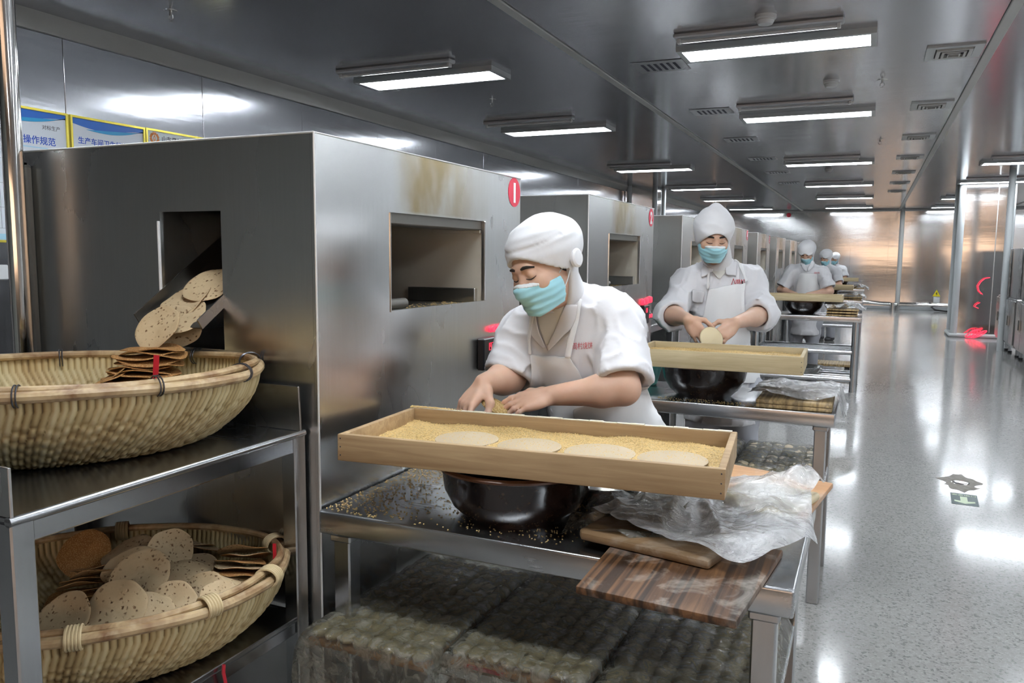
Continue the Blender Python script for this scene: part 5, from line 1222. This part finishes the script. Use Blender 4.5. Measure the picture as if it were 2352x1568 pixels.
    if fine > 1.5: So.ell(hp(0,-0.006,0.034), (0.098,0.116,0.022), ax3, 0.012)
    if o.get('peak'): So.cone(hp(0,-0.025,0.045), hp(0,-0.028,0.132), 0.088, 0.030, 0.05)
    So.cone(hp(0,-0.024,-0.02), a3(J['neck']), 0.080, o.get('hood_neck', 0.074), 0.03)
    if fine < 1.5: So.disp(lambda P: 0.0025*vn3(P, hs, 45)+0.0034*(np.abs(vn3((P-a3(H))@np.array([a3(S_)*1.0, a3(F)*0.45, a3(U)*1.6]).T, hs+3, 60))-0.4)*np.clip(((P-a3(H))@a3(U)-0.01)/0.05, 0, 1), 0.02)
    if o.get('button'): So.disp(lambda P: 0.0045*np.exp(-((((P-a3(H))@a3(U)-0.075)/0.005)**2))*(((P-a3(H))@a3(F)) > -0.02), 0.02)
    P = So.grid()-a3(H); s_, f_, u_ = P@a3(S_), P@a3(F), P@a3(U)
    ow, oh, ou, of = o.get('open', (0.070, 0.098, -0.052, 0.008)); ov = (np.sqrt((s_/ow)**2+((u_-ou)/oh)**2+1e-9)-1)*0.07; ov = np.maximum(ov, -(f_-of)); So.put(tuple([slice(None)]*3), ov, 0.006, 'cut')
    inner = Sdf(So.o, So.o, So.h); inner.D = np.full(So.D.shape, 0.5, np.float32); inner.o = So.o; head_prims(inner, False); So.D = np.maximum(So.D, -(inner.D+0.002))
    V, Fc = So.mesh(); V = relax(V, Fc, 1, 0.4); hood = mesh_obj('hood', loc(V), Fc, M['hood'], root, 4.0)
    if o.get('button'):
        MB().lathe([(0,0.010),(0.016,0.008),(0.020,0.003),(0.018,-0.01)], 24, Matrix.Translation(Vector(hp(*o['button']))-base) @ (S_*(-1 if o['button'][0] < 0 else 1)).to_track_quat('Z', 'Y').to_matrix().to_4x4(), sx=1.0, sy=1.35).build('hood_button', M['hood'], hood)
    # hair at the temple
    if o.get('hair'):
        Sr = Sdf(a3(H)-0.13, a3(H)+0.14, 0.004); Sr.ell(hp(0,-0.018,0.020), (0.078,0.094,0.101), ax3, 0); Sr.halfspace(hp(0,0.026,0), a3(F+U*0.35)); V, Fc = Sr.mesh(); mesh_obj('hair', loc(V), Fc, M['hair'], root, 4.0)
    # ---- tunic
    cl = o.get('cloth', 1.0)
    keys = ['neck','chest','waist','pelvis','Rsh','Lsh','Rel','Lel','Rwr','Lwr']; A = np.array([a3(J[k]) for k in keys]); lo = A.min(0)-0.22; hi = A.max(0)+0.20; lo[2] = J['pelvis'].z-0.30
    St = Sdf(lo, hi, 0.0062*fine)
    St.chain([a3(J['neck']), a3(ch), a3(J['waist']), a3(pel), a3(pel-Vector((0,0,0.2)))], [0.070, 0.125*cl, 0.138*cl, 0.160*cl, 0.185*cl], 0.07); St.cone(a3(J['Rsh']), a3(J['Lsh']), 0.076, 0.076, 0.07)
    St.cone(a3(J['neck']+ (J['Rsh']-J['neck'])*0.25), a3(J['Rsh']), 0.062, 0.070, 0.05); St.cone(a3(J['neck']+(J['Lsh']-J['neck'])*0.25), a3(J['Lsh']), 0.062, 0.070, 0.05)
    for (c, r, k) in o.get('bulk', []): St.ell(a3(c), r, None, k)
    cuffs = []
    for sd in 'RL':
        a, b, c = J[sd+'sh'], J[sd+'el'], J[sd+'wr']; f = o['sleeve'][sd]
        r0, r1 = o.get('sleeve_r', (0.072, 0.078))
        if f <= 1: e = a+(b-a)*f; St.cone(a3(a), a3(e), r0, r1, 0.04); d = (b-a).normalized()
        else: e = b+(c-b)*(f-1); St.cone(a3(a), a3(b), r0, r1, 0.04); St.cone(a3(b), a3(e), r1, r1*0.98, 0.03); d = (c-b).normalized()
        cuffs.append((e, d, r1))
    fs = o.get('folds', 1.0)
    an = np.array([1.25, 1.25, 0.55]); an2 = np.array([1.3, 1.3, 0.7])
    St.disp(lambda P: fs*(0.0045*vn3(P, hs+20, 26, an)-0.013*(np.clip(1-np.abs(vn3(P, hs+21, 26, an2)), 0, 1)**3-0.25)-0.006*(np.clip(1-np.abs(vn3(P, hs+23, 55, an2)), 0, 1)**3-0.25)), 0.04)
    for (e, d, r1) in cuffs:
        sl, P = St.sub(a3(e)-0.22, a3(e)+0.22); dd = (P-a3(e))@a3(d); rr = np.linalg.norm(P-a3(e)-dd[..., None]*a3(d), axis=-1)
        cut = np.maximum(np.maximum(0.012-dd, rr-r1*1.10), dd-0.12)         # remove what the sleeve grew beyond its hem
        St.put(sl, cut, 0.004, 'cut')
        bore = np.maximum(rr-(r1-0.022), np.abs(dd)-0.018); St.put(sl, bore, 0.004, 'cut')
    St.halfspace((0,0,J['pelvis'].z-0.22), (0,0,-1))
    V, Fc = St.mesh(); V = relax(V, Fc, 1, 0.4); tunic = mesh_obj('tunic', loc(V), Fc, M['cloth'], root, 4.0); tb = bvh_of(V, Fc)
    # ---- trousers and shoes
    Sp = Sdf(np.minimum(a3(J['Ran']), a3(J['Lan']))-0.25, np.maximum(a3(pel), a3(pel))+np.array([0.3,0.3,0.1]), 0.011*max(1, fine*0.8))
    for s in 'RL': Sp.chain([a3(J[s+'hip']), a3(J[s+'kn']), a3(J[s+'an'])], [0.105, 0.082, 0.070], 0.03)
    Sp.cone(a3(J['Rhip']), a3(J['Lhip']), 0.11, 0.11, 0.05); Sp.disp(lambda P: 0.006*vn3(P, hs+30, 40), 0.03); Sp.halfspace((0,0,0.055), (0,0,-1))
    V, Fc = Sp.mesh(); mesh_obj('trousers', loc(V), Fc, M['trousers'], root, 4.0)
    fw = J['toes']
    for s in 'RL':
        S2 = Sdf(a3(J[s+'an'])-0.22, a3(J[s+'an'])+0.22, 0.009); q = J[s+'an'].copy(); q.z = 0.04
        S2.cone(a3(q-fw*0.05), a3(q+fw*0.13-Vector((0,0,0.006))), 0.042, 0.036, 0.02); S2.cone(a3(q+Vector((0,0,0.02))), a3(q+Vector((0,0,0.06))), 0.045, 0.04, 0.02); S2.halfspace((0,0,0.003), (0,0,-1)); V, Fc = S2.mesh()
        mesh_obj('shoe', loc(V), Fc, M['shoe'], root, 4.0)
    return root, base, tb, tunic

def cast(tb, x, y, off):
    v = ray(x, y).normalized(); r = tb.ray_cast(C0, v)
    if r[0] is None:
        # nearest point on the garment to the line of sight
        best = None
        for d in np.linspace(1.5, 22, 120):
            q = tb.find_nearest(C0+v*d)
            if q[0] is not None and (best is None or q[3] < best[3]): best = q
        r = best
    n = r[1] if r[1].dot(v) < 0 else -r[1]
    return r[0]+n*off
def patch(name, left, right, tb, base, parent, mat, off=0.006, th=0.004, nu=14, nv=14, fall=None, smooth_it=2):
    """cloth piece lying on a garment, between two edge lines"""
    def samp(pl, t):
        L = [0]
        for a, b in zip(pl[:-1], pl[1:]): L.append(L[-1]+math.dist(a, b))
        s = t*L[-1]
        for k in range(len(pl)-1):
            if s <= L[k+1] or k == len(pl)-2:
                f = (s-L[k])/max(L[k+1]-L[k], 1e-6); return (pl[k][0]+(pl[k+1][0]-pl[k][0])*f, pl[k][1]+(pl[k+1][1]-pl[k][1])*f)
    G = np.zeros((nv, nu, 3))
    for j in range(nv):
        a = samp(left, j/(nv-1)); b = samp(right, j/(nv-1))
        for i in range(nu):
            f = i/(nu-1); G[j, i] = a3(cast(tb, a[0]+(b[0]-a[0])*f, a[1]+(b[1]-a[1])*f, off))
    for _ in range(smooth_it): G[1:-1, 1:-1] = 0.5*G[1:-1, 1:-1]+0.125*(G[:-2, 1:-1]+G[2:, 1:-1]+G[1:-1, :-2]+G[1:-1, 2:])
    V = (G-np.array([base.x, base.y, 0])).reshape(-1, 3); i = np.arange(nv-1)[:, None]*nu; j = np.arange(nu-1)[None]
    F = np.stack([i+j, i+j+1, i+nu+j+1, i+nu+j], -1).reshape(-1, 4)
    o = mesh_obj(name, V, F, mat, parent, 4.0)
    md = o.modifiers.new('thickness', 'SOLIDIFY'); md.thickness = th; md.offset = 0
    sb = o.modifiers.new('smooth', 'SUBSURF'); sb.levels = 1; sb.render_levels = 1
    return o
def strip(name, line, w, tb, base, parent, mat, off=0.007, th=0.004, n=14):
    """narrow band laid on a garment along a line of pixels"""
    L, R = [], []
    for k, p in enumerate(line):
        a = line[max(k-1, 0)]; b = line[min(k+1, len(line)-1)]; d = Vector((b[0]-a[0], b[1]-a[1])).normalized(); nx, ny = -d.y, d.x
        L.append((p[0]-nx*w/2, p[1]-ny*w/2)); R.append((p[0]+nx*w/2, p[1]+ny*w/2))
    return patch(name, L, R, tb, base, parent, mat, off, th, 3, n, smooth_it=1)
def print_on(name, body, px, py, size, tb, base, parent, mat, rot=0.0, shear=0.0, off=0.003, xs=1.0):
    """lettering printed on a garment; size in photograph pixels"""
    o = text_mesh(name, body, 1.0, mat, parent, Matrix.Identity(4), extrude=0.0)
    bm = bmesh.new(); bm.from_mesh(o.data); bmesh.ops.subdivide_edges(bm, edges=[e for e in bm.edges if e.calc_length() > 0.3], cuts=1); bm.to_mesh(o.data); bm.free()
    c, s = math.cos(rot), math.sin(rot)
    for v in o.data.vertices:
        x, y = v.co.x*size*xs, -v.co.y*size+v.co.x*size*shear
        v.co = cast(tb, px+c*x-s*y, py+s*x+c*y, off)-base
    return o
def P_(*a): return ad(*a)

# ---- worker at the first table
J = dict(head=P_(1243,613,2.27), neck=P_(1306,702,2.39), chest=P_(1322,800,2.47), waist=P_(1368,930,2.52), pelvis=P_(1405,1020,2.60),
         Rsh=P_(1212,772,2.49), Lsh=P_(1412,742,2.38), Rel=P_(1172,866,2.44), Rwr=P_(1112,880,2.31), Lel=P_(1432,892,2.26), Lwr=P_(1268,908,2.285))
J['face'] = (TO*0.62 - RT*0.62 - UP*0.42); J['hup'] = UP*1.0 - RT*0.40 + TO*0.15
for s, dx in (('R', -0.09), ('L', 0.09)):
    J[s+'hip'] = J['pelvis']+Vector((dx, 0.0, -0.08)); J[s+'kn'] = Vector((J['pelvis'].x+dx, J['pelvis'].y-0.05, 0.47)); J[s+'an'] = Vector((J['pelvis'].x+dx, J['pelvis'].y+0.02, 0.08))
J['toes'] = Vector((0,-1,0))
w1, b1, tb1, tu1 = person('woman in white leaning over the nearest sesame tray, face turned down', J, dict(seed=1, puff=1.15, hair=True, open=(0.086,0.098,-0.044,-0.022), hood_neck=0.066, bulk=[(P_(1388,738,2.47), (0.10,0.10,0.085), 0.06)], button=(-0.106,-0.040,-0.004), sleeve=dict(R=0.93, L=0.86), cloth=1.0, arm=1.04, sleeve_r=(0.078,0.084),
    hands=dict(R=dict(dir=-UP*0.62-RT*0.50+TO*0.45, back=-RT*0.45+TO*0.35+UP*0.75, side=-1, curl=((0.25,0.55,0.4),(0.35,0.6,0.4),(0.5,0.6,0.4),(0.6,0.6,0.4)), spread=0.22, thumb=(0.7,0.9)),
               L=dict(dir=-RT*0.95-UP*0.22+TO*0.12, back=UP*0.85+TO*0.5, side=1, curl=((0.15,0.35,0.3),(0.2,0.4,0.3),(0.25,0.4,0.3),(0.3,0.4,0.3)), spread=0.12, thumb=(0.6,0.6)))))
patch('apron', [(1216,816),(1216,862),(1222,905),(1232,968)], [(1309,818),(1328,850),(1348,890),(1400,968)], tb1, b1, w1, M['apron'], 0.010, 0.004, 14, 16)
patch('apron_skirt', [(1320,935),(1330,985),(1345,1040)], [(1497,875),(1522,960),(1540,1040)], tb1, b1, w1, M['apron'], 0.016, 0.004, 14, 10)
strip('apron_strap', [(1216,818),(1219,770),(1229,722),(1240,700)], 9, tb1, b1, w1, M['apron'], 0.012)
strip('apron_strap', [(1306,820),(1312,775),(1324,728),(1332,690)], 9, tb1, b1, w1, M['apron'], 0.012)
patch('lapel', [(1300,700),(1280,750),(1259,797)], [(1328,700),(1316,756),(1262,806)], tb1, b1, w1, M['cloth'], 0.010, 0.004, 6, 10)
patch('lapel', [(1221,716),(1218,765),(1252,800)], [(1234,716),(1241,760),(1257,797)], tb1, b1, w1, M['cloth'], 0.010, 0.004, 5, 10)
patch('undershirt', [(1234,708),(1241,755),(1256,792)], [(1300,698),(1281,748),(1260,792)], tb1, b1, w1, M['knit'], 0.005, 0.003, 8, 10)
print_on('lettering', '周村烧饼', 1314, 801, 17, tb1, b1, w1, M['logo_red'], -0.05, xs=0.72)

# ---- worker at the second table
J = dict(head=P_(1639,541,4.02), neck=P_(1652,622,4.14), chest=P_(1650,695,4.20), waist=P_(1655,800,4.20), pelvis=P_(1662,870,4.22),
         Rsh=P_(1580,655,4.18), Lsh=P_(1722,650,4.18), Rel=P_(1540,722,4.06), Rwr=P_(1580,733,3.86), Lel=P_(1752,722,4.06), Lwr=P_(1690,741,3.86))
J['face'] = (TO*0.86 - UP*0.50 - RT*0.06); J['hup'] = UP*1.0+RT*0.02
for s, dx in (('R', -0.10), ('L', 0.10)):
    J[s+'hip'] = J['pelvis']+Vector((dx, 0.0, -0.06)); J[s+'kn'] = Vector((J['pelvis'].x+dx, J['pelvis'].y-0.03, 0.48)); J[s+'an'] = Vector((J['pelvis'].x+dx, J['pelvis'].y+0.02, 0.08))
J['toes'] = Vector((0,-1,0))
w2, b2, tb2, tu2 = person('man in white with rolled sleeves shaping dough at the second table', J, dict(seed=5, puff=0.15, peak=True, sleeve=dict(R=1.16, L=1.16), cloth=1.02, arm=1.05, sleeve_r=(0.072,0.076), fine=1.15,
    hands=dict(R=dict(dir=RT*0.55-UP*0.75+TO*0.2, back=-RT*0.35+TO*0.8+UP*0.2, side=-1, curl=((0.2,0.3,0.2),(0.25,0.35,0.2),(0.3,0.4,0.3),(0.35,0.4,0.3)), spread=0.2, thumb=(0.8,0.5)),
               L=dict(dir=-RT*0.72-UP*0.62+TO*0.15, back=RT*0.2+TO*0.75+UP*0.5, side=1, curl=((0.2,0.35,0.3),(0.3,0.4,0.3),(0.35,0.4,0.3),(0.4,0.4,0.3)), spread=0.16, thumb=(0.8,0.5)))))
patch('apron', [(1628,664),(1622,700),(1612,760),(1600,880)], [(1712,648),(1712,690),(1716,750),(1745,880)], tb2, b2, w2, M['apron'], 0.012, 0.004, 14, 18)
strip('apron_strap', [(1626,664),(1627,640),(1634,606)], 7, tb2, b2, w2, M['apron'], 0.014)
strip('apron_strap', [(1712,648),(1702,625),(1692,585)], 7, tb2, b2, w2, M['apron'], 0.014)
patch('collar', [(1622,596),(1612,622),(1611,640)], [(1632,604),(1640,622),(1634,626)], tb2, b2, w2, M['cloth'], 0.014, 0.004, 6, 6)
patch('collar', [(1668,602),(1662,620),(1665,632)], [(1690,594),(1692,616),(1690,636)], tb2, b2, w2, M['cloth'], 0.014, 0.004, 6, 6)
patch('undershirt', [(1626,600),(1634,622),(1650,640)], [(1676,596),(1668,622),(1654,640)], tb2, b2, w2, M['knit'], 0.008, 0.003, 8, 8)
patch('pocket', [(1588,664),(1586,692)], [(1619,668),(1617,696)], tb2, b2, w2, M['cloth'], 0.008, 0.004, 6, 5)
print_on('lettering', '周村', 1688, 652, 12, tb2, b2, w2, M['logo_red'], -0.06)
MBl = [(1679,655),(1684,640),(1689,654)]
MB().tube([cast(tb2, x, y, 0.003)-b2 for x, y in MBl], 0.0022, 6, closed=True).build('logo', M['logo_red'], w2)
MB().tube([cast(tb2, x, y, 0.003)-b2 for x, y in [(1704,645),(1705,653)]], 0.003, 6).build('badge', M['black'], w2)

# ---- farther workers
def far_worker(label, hx, hy, d, seed, turn, fine, tilt=0.5, lean=0.0):
    h = P_(hx, hy, d); fwd = Vector((turn, -1, 0)).normalized(); rt = Vector((-fwd.y, fwd.x, 0))*-1    # person's right
    r = fwd.cross(UP)
    nk = h-fwd*0.05-UP*0.17; c = nk-UP*0.20-fwd*0.03; wa = c-UP*0.24-fwd*(0.02+lean); pe = wa-UP*0.18-fwd*0.02
    J = dict(head=h, neck=nk, chest=c, waist=wa, pelvis=pe, face=fwd-UP*tilt, hup=UP*1.0+fwd*0.3, toes=fwd)
    for s, q in (('R', 1), ('L', -1)):
        J[s+'sh'] = nk+r*q*0.18-UP*0.07-fwd*0.01; J[s+'el'] = J[s+'sh']+r*q*0.11-UP*0.22+fwd*0.06; J[s+'wr'] = c+fwd*0.27-UP*0.13+r*q*0.07
        J[s+'hip'] = pe+r*q*0.09-UP*0.05; J[s+'kn'] = Vector((pe.x, pe.y, 0.48))+r*q*0.10+fwd*0.03; J[s+'an'] = Vector((pe.x, pe.y, 0.08))+r*q*0.10
    hd = lambda q, sd: dict(dir=fwd*0.5-UP*0.6-r*q*0.5, back=fwd*0.6+UP*0.6, side=sd, curl=((0.4,0.5,0.3),)*4)
    return person(label, J, dict(seed=seed, puff=1.1, fine=fine, sleeve=dict(R=0.78, L=0.78), sleeve_r=(0.075,0.088), cloth=1.02, hands=dict(R=hd(1, -1), L=hd(-1, 1))))
w3, b3, tb3, _ = far_worker('woman in white short sleeves behind the third table, head bowed', 1853, 581, 9.75, 11, -0.12, 1.9, 0.75)
patch('apron', [(1838,628),(1832,660),(1822,700)], [(1877,628),(1882,660),(1888,700)], tb3, b3, w3, M['apron'], 0.02, 0.006, 10, 10)
patch('collar', [(1838,602),(1842,614),(1853,626)], [(1846,598),(1849,608),(1855,618)], tb3, b3, w3, M['cloth'], 0.02, 0.006, 4, 6)
patch('collar', [(1872,600),(1868,614),(1856,626)], [(1864,598),(1860,608),(1855,618)], tb3, b3, w3, M['cloth'], 0.02, 0.006, 4, 6)
print_on('lettering', '周村烧', 1870, 628, 4.2, tb3, b3, w3, M['logo_red'], 0.0, off=0.006)
w4, b4, tb4, _ = far_worker('worker in white at the fourth table, face turned to the oven side', 1896, 592, 13.9, 14, -0.55, 2.2, 0.5)
w5, b5, tb5, _ = far_worker('farthest worker in white, mostly hidden behind the one in front', 1917, 594, 18.6, 17, -0.5, 2.6, 0.4)

# dough in the hands
o = MB().lathe([(0,-0.010),(0.030,-0.009),(0.046,0.0),(0.040,0.010),(0,0.014)], 30, Matrix.Translation(ad(1138, 936, 2.285)) @ Matrix.Rotation(0.5, 4, 'Y')).build('dough_piece', M['seed_bed'], None, 4.0)
tag(o, 'seed-crusted piece of dough under the leaning woman\'s hands', 'dough')
o = MB().lathe([(0,-0.004),(0.055,-0.004),(0.060,0.0),(0.055,0.004),(0,0.005)], 36, Matrix.Translation(ad(1634, 778, 3.80)) @ (TO*0.9+RT*0.2+UP*0.25).to_track_quat('Z', 'Y').to_matrix().to_4x4()).build('dough_round', M['dough_pale'] if 'dough_pale' in M else M['dough'], None, 4.0)
tag(o, 'round of dough hanging from the fingers of the man with rolled sleeves', 'dough')
